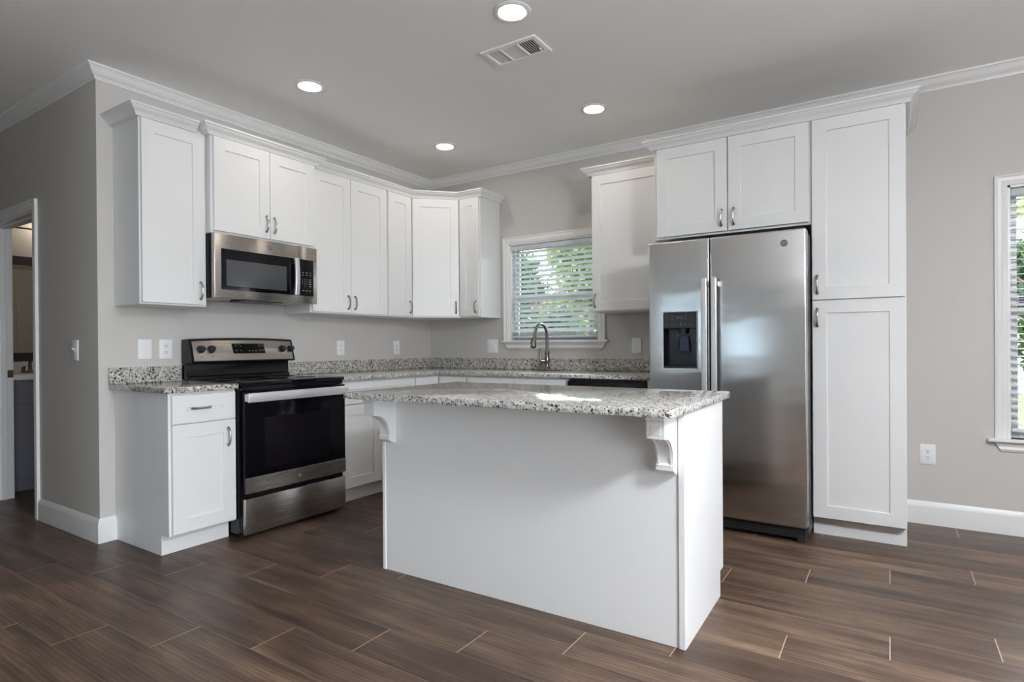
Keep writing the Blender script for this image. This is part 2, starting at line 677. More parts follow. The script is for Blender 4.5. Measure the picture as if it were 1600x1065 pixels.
CEIL_CROWN = [(0.0, 2.671), (0.006, 2.671), (0.008, 2.679), (0.013, 2.681), (0.013, 2.686), (0.018, 2.689), (0.026, 2.694), (0.036, 2.704),
              (0.043, 2.716), (0.047, 2.724), (0.052, 2.726), (0.052, 2.731), (0.060, 2.733), (0.061, CEIL), (0.0, CEIL)]
struct(MB().sweep([(-4.0, YH), (0, YH), (0, 0), (XR, 0), (XR, YF)], CEIL_CROWN, -1).build('trim_1', 'trim', smooth=25))
BASE = [(0, 0), (0.0145, 0), (0.0145, 0.105), (0.0125, 0.118), (0.008, 0.128), (0.006, 0.136), (0.003, 0.140), (0, 0.140)]
struct(MB().sweep([(-0.853, YH), (0, YH), (0, -2.822)], BASE, -1).build('baseboard_left', 'trim', smooth=25))
struct(MB().sweep([(3.915, 0), (XR, 0), (XR, SL[1] + 0.08)], BASE, -1).build('baseboard_back', 'trim', smooth=25))
struct(MB().sweep([(-4.0, YH), (-1.80, YH)], BASE, -1).build('baseboard_hallway', 'trim', smooth=25))

# hallway doorway: jambs, stops, casing, strike plate
CAS = [(0, 0.0), (0.067, 0.0), (0.067, 0.017), (0.058, 0.019), (0.050, 0.014), (0.034, 0.012), (0.026, 0.014), (0.012, 0.010), (0.006, 0.011), (0, 0.008)]


def casing(mb, x0, x1, z0, z1, yw, out, legs=True, w=1.0):
    """mitred door or window casing round three sides; profile CAS grows outward from the opening"""
    pts = [(x0, z0), (x0, z1), (x1, z1), (x1, z0)]
    t = bmesh.new()
    rings = []
    for i, (x, z) in enumerate(pts):
        sx = -1 if i < 2 else 1
        sz = 1 if i in (1, 2) else 0
        rings.append([t.verts.new((x + sx * o * w, yw + out * h, z + sz * o * w)) for o, h in CAS])
    n = len(CAS)
    for a, b in zip(rings, rings[1:]):
        for k in range(n):
            t.faces.new((a[k], a[(k + 1) % n], b[(k + 1) % n], b[k]))
    t.faces.new(rings[0])
    t.faces.new(rings[-1])
    mb._merge(t)
    return mb


d = MB()
d.box(DOOR[0], DOOR[0] + 0.018, YH, YH + 0.12, 0, DOOR[3]).box(DOOR[1] - 0.018, DOOR[1], YH, YH + 0.12, 0, DOOR[3])
d.box(DOOR[0], DOOR[1], YH, YH + 0.12, DOOR[3] - 0.018, DOOR[3])
# door stops
d.box(DOOR[0] + 0.018, DOOR[0] + 0.029, YH + 0.045, YH + 0.08, 0, DOOR[3] - 0.018, 0.002)
d.box(DOOR[1] - 0.029, DOOR[1] - 0.018, YH + 0.045, YH + 0.08, 0, DOOR[3] - 0.018, 0.002)
d.box(DOOR[0] + 0.018, DOOR[1] - 0.018, YH + 0.045, YH + 0.08, DOOR[3] - 0.029, DOOR[3] - 0.018, 0.002)
door1 = struct(d.build('door_1', 'trim'))
casing(MB(), DOOR[0] + 0.006, DOOR[1] - 0.006, 0, DOOR[3] - 0.006, YH, -1).build('casing', 'trim', door1, smooth=20)
sp = MB().box(DOOR[0] + 0.018, DOOR[0] + 0.0205, YH + 0.085, YH + 0.119, 0.907, 0.964, 0.001)
sp.build('strike_plate', 'bronze', door1)['label'] = 'bronze strike plate'


# ------------------------------------------------------------------ windows
def window(name, W, stool_x, ap_x, sash_split, yg=0.085):
    x0, x1, z0, z1 = W
    f = MB()
    f.box(x0, x0 + 0.016, 0.0, 0.13, z0, z1).box(x1 - 0.016, x1, 0.0, 0.13, z0, z1).box(x0, x1, 0.0, 0.13, z1 - 0.016, z1)
    root = struct(f.build(name, 'trim'))
    i0, i1, iz = x0 + 0.016, x1 - 0.016, z1 - 0.016
    s = MB()
    for (a, b, yo) in ((z0, sash_split + 0.02, yg - 0.012), (sash_split - 0.02, iz, yg + 0.012)):
        s.box(i0, i0 + 0.04, yo - 0.012, yo + 0.012, a, b, 0.002)
        s.box(i1 - 0.04, i1, yo - 0.012, yo + 0.012, a, b, 0.002)
        s.box(i0 + 0.04, i1 - 0.04, yo - 0.012, yo + 0.012, a, a + 0.04, 0.002)
        s.box(i0 + 0.04, i1 - 0.04, yo - 0.012, yo + 0.012, b - 0.04, b, 0.002)
    s.build('sash', 'trim', root)
    g = MB()
    g.box(i0 + 0.035, i1 - 0.035, yg - 0.0145, yg - 0.0105, z0 + 0.035, sash_split - 0.015)
    g.box(i0 + 0.035, i1 - 0.035, yg + 0.0105, yg + 0.0145, sash_split + 0.015, iz - 0.035)
    g.build('glass', 'glass', root, smooth=0)
    casing(MB(), x0 + 0.003, x1 - 0.003, z0, z1 - 0.003, 0.0, -1, w=0.9).build('casing', 'trim', root, smooth=20)
    MB().box(stool_x[0], stool_x[1], -0.045, 0.06, z0 - 0.018, z0, 0.003, 2).build('stool', 'trim', root)
    a = MB()
    t = bmesh.new()
    prof = [(0, 0.0), (0.010, 0.0), (0.012, 0.008), (0.016, 0.014), (0.013, 0.026), (0.015, 0.036), (0.022, 0.05), (0.024, 0.056), (0, 0.056)]
    zb = z0 - 0.018 - 0.056
    rings = []
    for x, sg in ((ap_x[0], 1), (ap_x[1], -1)):
        rings.append([t.verts.new((x + sg * 0.6 * (0.056 - h), -o, zb + h)) for o, h in prof])
    n = len(prof)
    for k in range(n):
        t.faces.new((rings[0][k], rings[0][(k + 1) % n], rings[1][(k + 1) % n], rings[1][k]))
    t.faces.new(rings[0])
    t.faces.new(rings[1])
    a._merge(t)
    a.build('apron', 'trim', root, smooth=20)
    return root


window('window_1', W1, (0.868, 1.905), (0.885, 1.884), 1.545)
window('window_2', W2, (4.312, 5.385), (4.342, 5.355), 1.305)
# windows behind the camera that light the room
s = MB(lambda a, b, c: (b, a, c))
s.box(SL[0], SL[0] + 0.06, XR + 0.03, XR + 0.10, 0, SL[3]).box(SL[1] - 0.06, SL[1], XR + 0.03, XR + 0.10, 0, SL[3])
s.box(SL[0], SL[1], XR + 0.03, XR + 0.10, SL[3] - 0.06, SL[3]).box(SL[0], SL[1], XR + 0.03, XR + 0.10, 0, 0.05)
s.box(-5.14, -5.06, XR + 0.03, XR + 0.10, 0.05, SL[3] - 0.06)
door2 = struct(s.build('door_2', 'trim'))
MB(lambda a, b, c: (b, a, c)).box(SL[0] + 0.05, SL[1] - 0.05, XR + 0.06, XR + 0.066, 0.05, SL[3] - 0.05).build('glass', 'glass', door2)


s = MB()
s.box(W3[0], W3[0] + 0.05, YF - 0.1, YF - 0.03, W3[2], W3[3]).box(W3[1] - 0.05, W3[1], YF - 0.1, YF - 0.03, W3[2], W3[3])
s.box(W3[0], W3[1], YF - 0.1, YF - 0.03, W3[3] - 0.05, W3[3]).box(W3[0], W3[1], YF - 0.1, YF - 0.03, W3[2], W3[2] + 0.05)
win3 = struct(s.build('window_3', 'trim'))
MB().box(W3[0] + 0.04, W3[1] - 0.04, YF - 0.07, YF - 0.064, W3[2] + 0.04, W3[3] - 0.04).build('glass', 'glass', win3)
MB().box(W3[0] + 0.01, W3[1] - 0.01, YF - 0.022, YF - 0.021, W3[2] + 0.01, W3[3] - 0.01).build('roller_shade', 'shade_cloth', win3)


def blind(W, label, tilt, zbot, lad, wand_x, wand_z, nstack, zfirst, ctr=0.034):
    x0, x1 = W[0] + 0.020, W[1] - 0.020
    ztop = W[3] - 0.022
    root = thing('window_blind', label, 'window blind', ((x0 + x1) / 2, ctr, zbot))
    v = MB().box(x0, x1, ctr - 0.026, ctr + 0.026, ztop - 0.042, ztop, 0.003, 2)
    v.build('headrail', 'blind', root)
    sl = MB()
    pitch = 0.0435
    z = zfirst
    ca, sa = math.cos(tilt), math.sin(tilt)
    hw = 0.025
    while z > zbot + 0.028 + nstack * 0.006:
        t = bmesh.new()
        sec = []
        for k in range(5):
            q = -hw + 2 * hw * k / 4
            sec.append((q, 0.0022 * (1 - (q / hw) ** 2)))
        ring = [(q, h) for q, h in sec] + [(q, h - 0.0026) for q, h in reversed(sec)]
        jit = random.uniform(-0.03, 0.03)
        c2, s2 = math.cos(tilt + jit), math.sin(tilt + jit)
        R = [[t.verts.new((x, ctr + q * c2 - h * s2, z + q * s2 + h * c2)) for q, h in ring] for x in (x0 + 0.004, x1 - 0.004)]
        n = len(ring)
        for k in range(n):
            t.faces.new((R[0][k], R[0][(k + 1) % n], R[1][(k + 1) % n], R[1][k]))
        t.faces.new(R[0])
        t.faces.new(R[1])
        sl._merge(t)
        z -= pitch
    for k in range(nstack):
        zz = zbot + 0.024 + k * 0.006
        sl.box(x0 + 0.004, x1 - 0.004, ctr - 0.025, ctr + 0.025, zz, zz + 0.003)
    sl.build('slats', 'blind', root, smooth=40)
    MB().box(x0 + 0.003, x1 - 0.003, ctr - 0.026, ctr + 0.026, zbot, zbot + 0.020, 0.003, 2).build('bottom_rail', 'blind', root)
    for lx in lad:
        c = MB()
        for yy in (ctr - 0.0275, ctr + 0.0275):
            c.tube([(lx, yy, zbot + 0.015), (lx, yy, ztop - 0.04)], 0.0009, 5)
        c.build('ladder_cord', 'cord', root)
    if wand_x:
        w = MB()
        w.tube([(wand_x, ctr - 0.034, ztop - 0.03), (wand_x, ctr - 0.036, wand_z)], 0.004, 8)
        w.build('tilt_wand', 'blind', root)
    return root


blind(W1, 'white slatted blind with tilted slats in the window over the sink', math.radians(37), 1.188, (1.06, 1.378, 1.70), 1.007, 1.34, 5, 1.955)
blind(W2, 'white slatted blind with open level slats in the tall window right of the pantry', math.radians(3), 0.60, (4.56, 4.85, 5.14), None, 0, 0, 1.955)
st = MB().box(1.44, 1.53, 0.0945, 0.0950, 1.915, 1.955)
st1 = st.build('window_sticker', 'sticker')
tag(st1, 'small white sticker with dark letters high on the sink window glass', 'sticker')
t = MB()
words(t, 'NM', 0.026, lambda x, y, dd: (1.485 + x, 0.0944 - dd, 1.936 + y))
t.build('printing', 'sticker_ink', st1)
st2 = MB().box(4.462, 4.60, 0.0945, 0.0950, 1.338, 1.412).build('window_sticker', 'sticker')
tag(st2, 'white printed sticker above the middle rail of the tall window', 'sticker')
t = MB()
for k, (a, b) in enumerate(((0.008, 0.075), (0.008, 0.12), (0.008, 0.10), (0.008, 0.06))):
    t.box(4.462 + a, 4.462 + b, 0.0941, 0.0944, 1.398 - 0.015 * k, 1.404 - 0.015 * k)
t.build('printing', 'sticker_ink', st2)
# ------------------------------------------------------------------ cabinets
HC = 0.048


def pull(T, a, c, b, way, parent, name='handle'):
    """arched nickel pull, posts 96 mm apart"""
    mb = MB(T)
    pts, rad = [], []
    for k in range(13):
        u = -1 + 2 * k / 12
        s = u * (HC + 0.004)
        h = 0.004 + 0.024 * (1 - abs(u) ** 3.2)
        pts.append((a, b + h, c + s) if way == 'v' else (a + s, b + h, c))
        rad.append(0.0048 + 0.0022 * abs(u) ** 3)
    mb.tube(pts, rad, 8)
    for sg in (-1, 1):
        p = (a, b, c + sg * HC) if way == 'v' else (a + sg * HC, b, c)
        q = (p[0], p[1] + 0.010, p[2])
        mb.tube([p, q], [0.0075, 0.006], 10)
    o = mb.build(name, 'nickel', parent)
    return o


def front(T, parent, a0, a1, c0, c1, b0, handle=None, name='door', rail=0.072):
    o = MB(T).door(a0, a1, c0, c1, b0, rail=rail).build(name, 'cabinet', parent, smooth=0)
    if handle:
        pull(T, handle[0], handle[1], b0 + 0.0195, handle[2], o)
    return o


def carcass(T, parent, a0, a1, c0, c1, depth, name='carcass', toe=0.0, toe_b=0.0, m='cabinet', toe_kick=True):
    mb = MB(T)
    if toe:
        mb.poly([(0.002, c0), (toe_b, c0), (toe_b, toe), (depth, toe), (depth, c1), (0.002, c1)], 'a', a0, a1, 0.001)
    else:
        mb.box(a0, a1, 0.002, depth, c0, c1, 0.001)
    return mb.build(name, m, parent, smooth=0)


UB, UT = 1.372, 2.4385
CROWN = [(-0.004, 2.419), (0.021, 2.419), (0.022, 2.426), (0.025, 2.428), (0.027, 2.433), (0.030, 2.438), (0.037, 2.444), (0.046, 2.450), (0.054, 2.458),
         (0.057, 2.464), (0.060, 2.465), (0.065, 2.468), (0.065, 2.477), (-0.004, 2.477)]
DT = 2.417                                    # tops of the wall-cabinet doors
UPG = 'white shaker wall cabinets'

# left wall, from the outside corner to the inside corner
r = thing('wall_cabinet', 'white wall cabinet with one tall door left of the microwave', 'cabinet', (0.15, -2.63, UB), UPG)
carcass(FL, r, -2.820, -2.440, UB, UT, 0.305)
front(FL, r, -2.812, -2.454, UB + 0.010, DT, 0.305, (-2.486, 1.467, 'v'))
MB().sweep([(0.0, -2.820), (0.305, -2.820), (0.305, -2.504)], CROWN, -1).build('crown_molding', 'cabinet', r, smooth=25)

r = thing('wall_cabinet', 'white two-door wall cabinet directly above the microwave', 'cabinet', (0.17, -2.058, 1.83), UPG)
carcass(FL, r, -2.439, -1.677, 1.826, UT, 0.356)
front(FL, r, -2.424, -2.044, 1.840, DT, 0.356, (-2.072, 1.935, 'v'))
front(FL, r, -2.040, -1.681, 1.840, DT, 0.356, (-2.012, 1.935, 'v'))
MB().sweep([(0.31, -2.439), (0.356, -2.439), (0.356, -1.677), (0.31, -1.677)], CROWN, -1).build('crown_molding', 'cabinet', r, smooth=25)

r = thing('wall_cabinet', 'white two-door wall cabinet just right of the microwave', 'cabinet', (0.15, -1.296, UB), UPG)
carcass(FL, r, -1.676, -0.916, UB, UT, 0.305)
front(FL, r, -1.664, -1.307, UB + 0.010, DT, 0.305, (-1.338, 1.462, 'v'))
front(FL, r, -1.303, -0.922, UB + 0.010, DT, 0.305, (-1.272, 1.462, 'v'))

r = thing('wall_cabinet', 'narrow white one-door wall cabinet left of the angled corner cabinet', 'cabinet', (0.15, -0.763, UB), UPG)
carcass(FL, r, -0.914, -0.611, UB, UT, 0.305)
front(FL, r, -0.900, -0.622, UB + 0.010, DT, 0.305, (-0.648, 1.462, 'v'))

r = thing('corner_wall_cabinet', 'white angled wall cabinet in the inside corner of the kitchen', 'cabinet', (0.25, -0.25, UB), UPG)
MB().poly([(0.002, -0.002), (0.002, -0.609), (0.305, -0.609), (0.609, -0.305), (0.609, -0.002)], 'c', UB, UT, 0.001).build('carcass', 'cabinet', r, smooth=0)
DQ = math.sqrt(0.5)


def FD(a, b, c):       # along the diagonal face, b outward
    return (0.457 + (a + b) * DQ, -0.457 + (a - b) * DQ, c)


front(FD, r, -0.203, 0.203, UB + 0.010, DT, 0.0, (0.176, 1.462, 'v'))

r = thing('wall_cabinet', 'narrow white one-door wall cabinet left of the sink window', 'cabinet', (0.724, -0.15, UB), UPG)
carcass(FR, r, 0.611, 0.838, UB, UT, 0.305)
front(FR, r, 0.622, 0.829, UB + 0.010, DT, 0.305, (0.798, 1.462, 'v'), rail=0.065)

c = MB().sweep([(0.305, -1.674), (0.305, -0.61), (0.61, -0.305), (0.838, -0.305), (0.838, -0.002)], CROWN, -1).build('cabinet_crown_molding', 'cabinet', smooth=25)
tag(c, 'white crown molding running round the corner wall cabinets between microwave and sink window', 'molding')

r = thing('wall_cabinet', 'white one-door wall cabinet between the sink window and the refrigerator', 'cabinet', (2.2, -0.15, UB), UPG)
carcass(FR, r, 1.900, 2.503, UB, UT, 0.305)
front(FR, r, 1.909, 2.494, UB + 0.010, DT, 0.305, (1.936, 1.462, 'v'))
MB().sweep([(1.900, -0.002), (1.900, -0.305), (2.503, -0.305)], CROWN, -1).build('crown_molding', 'cabinet', r, smooth=25)

r = thing('wall_cabinet', 'deep white two-door cabinet above the refrigerator', 'cabinet', (2.97, -0.3, 1.82), UPG)
carcass(FR, r, 2.504, 3.4455, 1.820, UT, 0.610)
MB().sweep([(2.504, -0.38), (2.504, -0.61), (3.446, -0.61)], CROWN, -1).build('crown_molding', 'cabinet', r, smooth=25)
front(FR, r, 2.527, 2.976, 1.834, DT, 0.610, (2.944, 1.917, 'v'))
front(FR, r, 2.984, 3.436, 1.834, DT, 0.610, (3.017, 1.917, 'v'))

r = thing('pantry_cabinet', 'tall white two-door pantry cabinet right of the refrigerator', 'cabinet', (3.675, -0.3, 0))
carcass(FR, r, 3.4465, 3.9055, 0.0, UT, 0.610, toe=0.112, toe_b=0.550)
MB().sweep([(3.446, -0.61), (3.9055, -0.61), (3.9055, -0.002)], CROWN, -1).build('crown_molding', 'cabinet', r, smooth=25)
front(FR, r, 3.4515, 3.9005, 1.376, DT, 0.610, (3.478, 1.464, 'v'))
front(FR, r, 3.4515, 3.9005, 0.116, 1.370, 0.610, (3.478, 1.273, 'v'))
MB(FR).box(3.4465, 3.9055, 0.5505, 0.558, 0.001, 0.110, 0.001).build('toe_kick', 'cabinet', r)


# base cabinets
CT0, CT1 = 0.882, 0.912
BF = 0.604
r = thing('base_cabinet', 'white base cabinet with one drawer and one door left of the stove', 'cabinet', (0.3, -2.632, 0))
carcass(FL, r, -2.822, -2.443, 0.0, CT0 - 0.001, BF, toe=0.112, toe_b=0.520)
front(FL, r, -2.809, -2.452, 0.7135, 0.867, BF, (-2.653, 0.791, 'h'), 'drawer', 0.070)
front(FL, r, -2.809, -2.452, 0.122, 0.707, BF, (-2.500, 0.612, 'v'))
MB(FL).box(-2.822, -2.443, 0.5205, 0.528, 0.001, 0.110, 0.001).build('toe_kick', 'cabinet', r)

r = thing('base_cabinet', 'white base cabinet with a wide drawer over two doors right of the stove', 'cabinet', (0.3, -1.296, 0))
carcass(FL, r, -1.674, -0.914, 0.0, CT0 - 0.001, BF, toe=0.112, toe_b=0.520)
front(FL, r, -1.660, -0.924, 0.7135, 0.867, BF, (-1.292, 0.791, 'h'), 'drawer', 0.050)
front(FL, r, -1.660, -1.294, 0.122, 0.707, BF, (-1.325, 0.612, 'v'))
front(FL, r, -1.290, -0.924, 0.122, 0.707, BF, (-1.259, 0.612, 'v'))
MB(FL).box(-1.674, -0.914, 0.5205, 0.528, 0.001, 0.110, 0.001).build('toe_kick', 'cabinet', r)

r = thing('corner_base_cabinet', 'white base cabinet with folded L-shaped doors in the inside corner', 'cabinet', (0.3, -0.3, 0))
MB().poly([(0.002, -0.002), (0.002, -0.912), (BF, -0.912), (BF, -BF), (0.912, -BF), (0.912, -0.002)], 'c', 0.112, CT0 - 0.001, 0.001).build('carcass', 'cabinet', r, smooth=0)
MB().poly([(0.002, -0.002), (0.002, -0.912), (0.528, -0.912), (0.528, -0.528), (0.912, -0.528), (0.912, -0.002)], 'c', 0.0, 0.1115).build('toe_kick', 'cabinet', r, smooth=0)
front(FL, r, -0.904, -0.628, 0.122, 0.867, BF)
front(FR, r, 0.628, 0.904, 0.122, 0.867, BF)

r = thing('sink_base_cabinet', 'white sink base cabinet with two false drawer fronts under the window', 'cabinet', (1.375, -0.3, 0))
carcass(FR, r, 0.914, 1.838, 0.0, CT0 - 0.001, BF, toe=0.112, toe_b=0.520)
for a0, a1, h in ((0.924, 1.374, 1.345), (1.378, 1.828, 1.407)):
    front(FR, r, a0, a1, 0.7135, 0.867, BF, None, 'drawer_front', 0.050)
    front(FR, r, a0, a1, 0.122, 0.707, BF, (h, 0.612, 'v'))
MB(FR).box(0.914, 1.838, 0.5205, 0.528, 0.001, 0.110, 0.001).build('toe_kick', 'cabinet', r)

# dishwasher
r = thing('dishwasher', 'black dishwasher under the counter left of the refrigerator', 'dishwasher', (2.15, -0.3, 0))
MB(FR).box(1.842, 2.452, 0.03, 0.585, 0.10, CT0 - 0.008).build('body', 'case', r)
MB(FR).box(1.846, 2.448, 0.587, 0.622, 0.115, 0.80, 0.004, 2).build('door', 'black', r)
MB(FR).box(1.846, 2.448, 0.587, 0.630, 0.803, 0.862, 0.006, 2).build('control_panel', 'black', r)
MB(FR).box(1.846, 2.448, 0.53, 0.55, 0.001, 0.098).build('toe_kick', 'black_plastic', r)
f = MB(FR).box(2.4535, 2.50, 0.002, BF + 0.02, 0.0, CT0 - 0.001).build('filler_panel', 'cabinet')
tag(f, 'narrow white filler panel between dishwasher and refrigerator', 'panel')


# ------------------------------------------------------------------ countertops
def slab(mb, pts, z0, z1, rad=()):
    """flat outline with selected corners rounded, edges eased"""
    out = []
    n = len(pts)
    for i, p in enumerate(pts):
        r_ = dict(rad).get(i, 0)
        if not r_:
            out.append(p)
            continue
        P, A, B = Vector(p), Vector(pts[i - 1]), Vector(pts[(i + 1) % n])
        u, w = (A - P).normalized(), (B - P).normalized()
        for k in range(7):
            q = k / 6
            ang = q * math.pi / 2
            out.append(tuple(P + u * r_ * (1 - math.sin(ang)) + w * r_ * (1 - math.cos(ang))))
    mb.poly(out, 'c', z0, z1, 0.003, 2)
    return mb


OV = 0.646
m = slab(MB(), [(0.003, -2.855), (OV, -2.855), (OV, -2.445), (0.003, -2.445)], CT0, CT1, [(1, 0.012)])
ct = tag(m.build('countertop', 'granite', smooth=30), 'short speckled granite countertop left of the stove', 'countertop')
MB().box(0.003, 0.023, -2.855, -2.445, CT1 + 0.0002, 1.008, 0.0015).build('backsplash', 'granite', ct)
m = slab(MB(), [(0.003, -0.003), (0.003, -1.672), (OV, -1.672), (OV, -OV), (2.502, -OV), (2.502, -0.003)], CT0, CT1)
ct = tag(m.build('countertop', 'granite', smooth=30), 'long L-shaped speckled granite countertop along both walls under the sink window', 'countertop')
MB().box(0.003, 0.023, -1.672, -0.024, CT1 + 0.0002, 1.008, 0.0015).build('backsplash', 'granite', ct)
MB().box(0.003, 2.502, -0.023, -0.003, CT1 + 0.0002, 1.008, 0.0015).build('backsplash', 'granite', ct)

# ------------------------------------------------------------------ island (built square, then turned a little)
IO = Vector((2.436, -2.3015, 0.0))
IR = math.radians(0.71)
ITOP = 0.876


def FI(a, b, c): return (IO.x + a, IO.y + b, c)


r = thing('kitchen_island', 'white panelled kitchen island in the middle of the floor', 'kitchen island', IO, rotz=IR)
mb = MB(FI)
mb.poly([(0.006, 0.0), (0.546, 0.0), (0.546, 0.112), (0.602, 0.112), (0.602, ITOP), (0.006, ITOP)], 'a', -0.752, 0.757)
mb.build('carcass', 'cabinet', r, smooth=0)
MB(FI).box(-0.742, 0.736, 0.002, 0.0058, 0.0, ITOP - 0.0005, 0.0008).build('back_panel', 'cabinet', r)
for a0, a1 in ((-0.762, -0.7428), (0.7372, 0.762)):
    MB(FI).box(a0, a1, -0.004, 0.014, 0.0, ITOP - 0.0005, 0.002).build('corner_post', 'cabinet', r)
for a0, a1 in ((-0.762, -0.7525), (0.7575, 0.762)):
    mb = MB(FI)
    mb.poly([(0.0145, 0.0), (0.546, 0.0), (0.546, 0.112), (0.602, 0.112), (0.602, ITOP - 0.0005), (0.0145, ITOP - 0.0005)], 'a', a0, a1, 0.0008)
    mb.build('end_panel', 'cabinet', r, smooth=0)
MB(FI).box(-0.752, 0.757, 0.5465, 0.554, 0.001, 0.110, 0.0005).build('toe_kick', 'raw_edge', r)['label'] = 'bare board toe kick'


def FIB(a, b, c): return FI(-a, b, c)


for k in range(4):
    a0 = -0.755 + k * 0.3785
    front(FIB, r, a0, a0 + 0.374, 0.7135, 0.862, 0.602, (a0 + 0.187, 0.79, 'h'), 'drawer', 0.050)
    front(FIB, r, a0, a0 + 0.374, 0.122, 0.707, 0.602, (a0 + (0.34 if k % 2 == 0 else 0.034), 0.612, 'v'))


def corbel(a0, a1, parent):
    mb = MB(FI)
    prof = [(0.004, ITOP - 0.001), (-0.147, ITOP - 0.001), (-0.147, 0.792), (-0.132, 0.790)]
    for k in range(1, 13):
        an = k / 12 * math.pi / 2
        prof.append((-0.132 + 0.090 * math.sin(an), 0.690 + 0.100 * math.cos(an)))
    prof += [(-0.046, 0.684), (-0.046, 0.664), (-0.034, 0.656), (-0.012, 0.646), (0.004, 0.646)]
    mb.poly(prof, 'a', a0, a1)
    o = mb.build('corbel', 'cabinet', parent, smooth=25)
    w = a1 - a0
    mb = MB(FI)
    mb.box(a0 - 0.003, a1 + 0.003, -0.155, -0.144, ITOP - 0.022, ITOP - 0.0015, 0.003)          # cap
    mb.box(a0 + w * 0.2, a1 - w * 0.2, -0.1485, -0.1465, 0.805, 0.840, 0.0008)                  # raised tablet
    for e0, e1 in ((a0 + 0.006, a0 + 0.012), (a1 - 0.012, a1 - 0.006)):                          # beads down the cove
        path = [(-0.134 + 0.0895 * math.sin(k / 12 * HP), 0.688 + 0.1005 * math.cos(k / 12 * HP)) for k in range(2, 13)]
        t = bmesh.new()
        rows = []
        for (y, z) in path:
            rows.append([t.verts.new((e, y + dy, z + dz)) for e in (e0, e1) for dy, dz in ((0, 0), (-0.0015, -0.002))])
        for p, q in zip(rows, rows[1:]):
            for i, j in ((0, 1), (1, 3), (3, 2), (2, 0)):
                t.faces.new((p[i], p[j], q[j], q[i]))
        mb._merge(t)
    mb.box(a0 + 0.006, a1 - 0.006, -0.0475, -0.0445, 0.676, 0.684, 0.001)
    mb.build('molding', 'cabinet', o, smooth=20)
    return o


corbel(0.668, 0.733, r)
corbel(-0.738, -0.673, r)

m = slab(MB(FI), [(-0.802, -0.228), (0.783, -0.228), (0.783, 0.668), (-0.802, 0.668)], ITOP + 0.0005, 0.906, [(0, 0.02), (1, 0.03), (2, 0.012), (3, 0.012)])
ct = m.build('island_countertop', 'granite', smooth=30, origin=IO)
ct.rotation_euler.z = IR
tag(ct, 'speckled granite countertop overhanging the front of the kitchen island', 'countertop')


# ------------------------------------------------------------------ badge used on the appliances
def badge(T, a, c, b, rr, parent, rot=0.0):
    mb = MB(T)
    mb.lathe((a, b, c), [(rr, -0.002), (rr, 0.0012), (rr * 0.86, 0.0016), (rr * 0.82, 0.0008), (0.0001, 0.0008)], 'b', 24)
    o = mb.build('badge', 'logo', parent)
    o['label'] = 'round grey maker badge'
    mk = MB(T)
    for sg in (-1, 1):                                     # entwined script strokes inside the ring
        pts = []
        for k in range(18):
            q = k / 17 * math.pi * 1.75 + (0.5 if sg < 0 else 3.3)
            rad = rr * (0.34 + 0.08 * math.sin(q * 2))
            pts.append((a + sg * rr * 0.30 + rad * math.cos(q), b + 0.0014, c + 0.9 * rad * math.sin(q) * 1.15))
        mk.tube(pts, rr * 0.055, 5)
    mk.build('monogram', 'lever', o)
    return o


# ------------------------------------------------------------------ stove
R0, R1 = -2.437, -1.681
r = thing('stove', 'stainless and black electric stove with a glass oven door', 'stove', (0.33, -2.059, 0))
mb = MB(FL)
mb.box(R0 + 0.001, R1 - 0.001, 0.028, 0.632, 0.022, 0.893, 0.003)
mb.build('body', 'black', r)
for a in (R0 + 0.05, R1 - 0.05):
    for b in (0.08, 0.58):
        MB(FL).lathe((a, b, 0), [(0.018, 0.0), (0.018, 0.008), (0.008, 0.010), (0.008, 0.0225)], 'c', 12).build('foot', 'black_plastic', r)
mb = MB(FL)
mb.box(R0 - 0.002, R1 + 0.002, 0.075, 0.668, 0.8935, 0.9185, 0.006, 2)
top = mb.build('cooktop', 'black_glass', r)
for (a, b, q) in ((-2.25, 0.22, 0.075), (-2.25, 0.49, 0.10), (-1.87, 0.22, 0.10), (-1.87, 0.49, 0.075)):
    mb = MB(FL)
    mb.lathe((a, b, 0.9186), [(q, 0.0), (q, 0.0003), (q - 0.004, 0.0003), (q - 0.004, 0.0)], 'c', 40)
    mb.build('burner_ring', 'dim_mark', top)
MB(FL).box(R0 + 0.004, R1 - 0.004, 0.634, 0.655, 0.868, 0.893, 0.002).build('vent_trim', 'black', r)
MB(FL).box(R0 + 0.004, R1 - 0.004, 0.634, 0.652, 0.022, 0.30, 0.002).build('front_frame', 'black', r)
# back guard: lower riser and leaning control panel with arched top
mb = MB(FL)
mb.poly([(0.012, 0.9188), (0.078, 0.9188), (0.072, 0.935), (0.060, 0.94), (0.058, 1.022), (0.012, 1.022)], 'a', R0, R1, 0.002)
mb.build('riser', 'black', r)
mb = MB(FL)
t = bmesh.new()
rings = []
NA = 17
for k in range(NA):
    u = -1 + 2 * k / (NA - 1)
    a = (R0 + R1) / 2 + u * (R1 - R0) / 2 * 1.004
    zt = 1.178 + 0.010 * (1 - u * u)
    rings.append([t.verts.new(p) for p in ((a, 0.010, 1.0235), (a, 0.128, 1.0235), (a, 0.134, 1.030), (a, 0.094, zt - 0.004), (a, 0.086, zt), (a, 0.014, zt - 0.004))])
for p, q in zip(rings, rings[1:]):
    for k in range(6):
        t.faces.new((p[k], p[(k + 1) % 6], q[(k + 1) % 6], q[k]))
t.faces.new(rings[0])
t.faces.new(rings[-1])
mb._merge(t)
guard = mb.build('control_panel', 'black', r, smooth=20)


def FP(a, b, c):
    """on the leaning panel face: a along y, c up the slope from its bottom edge, b outward"""
    sl_ = math.atan2(0.040, 0.148)
    return (0.134 - c * math.sin(sl_) + b * math.cos(sl_), a, 1.030 + c * math.cos(sl_) + b * math.sin(sl_))


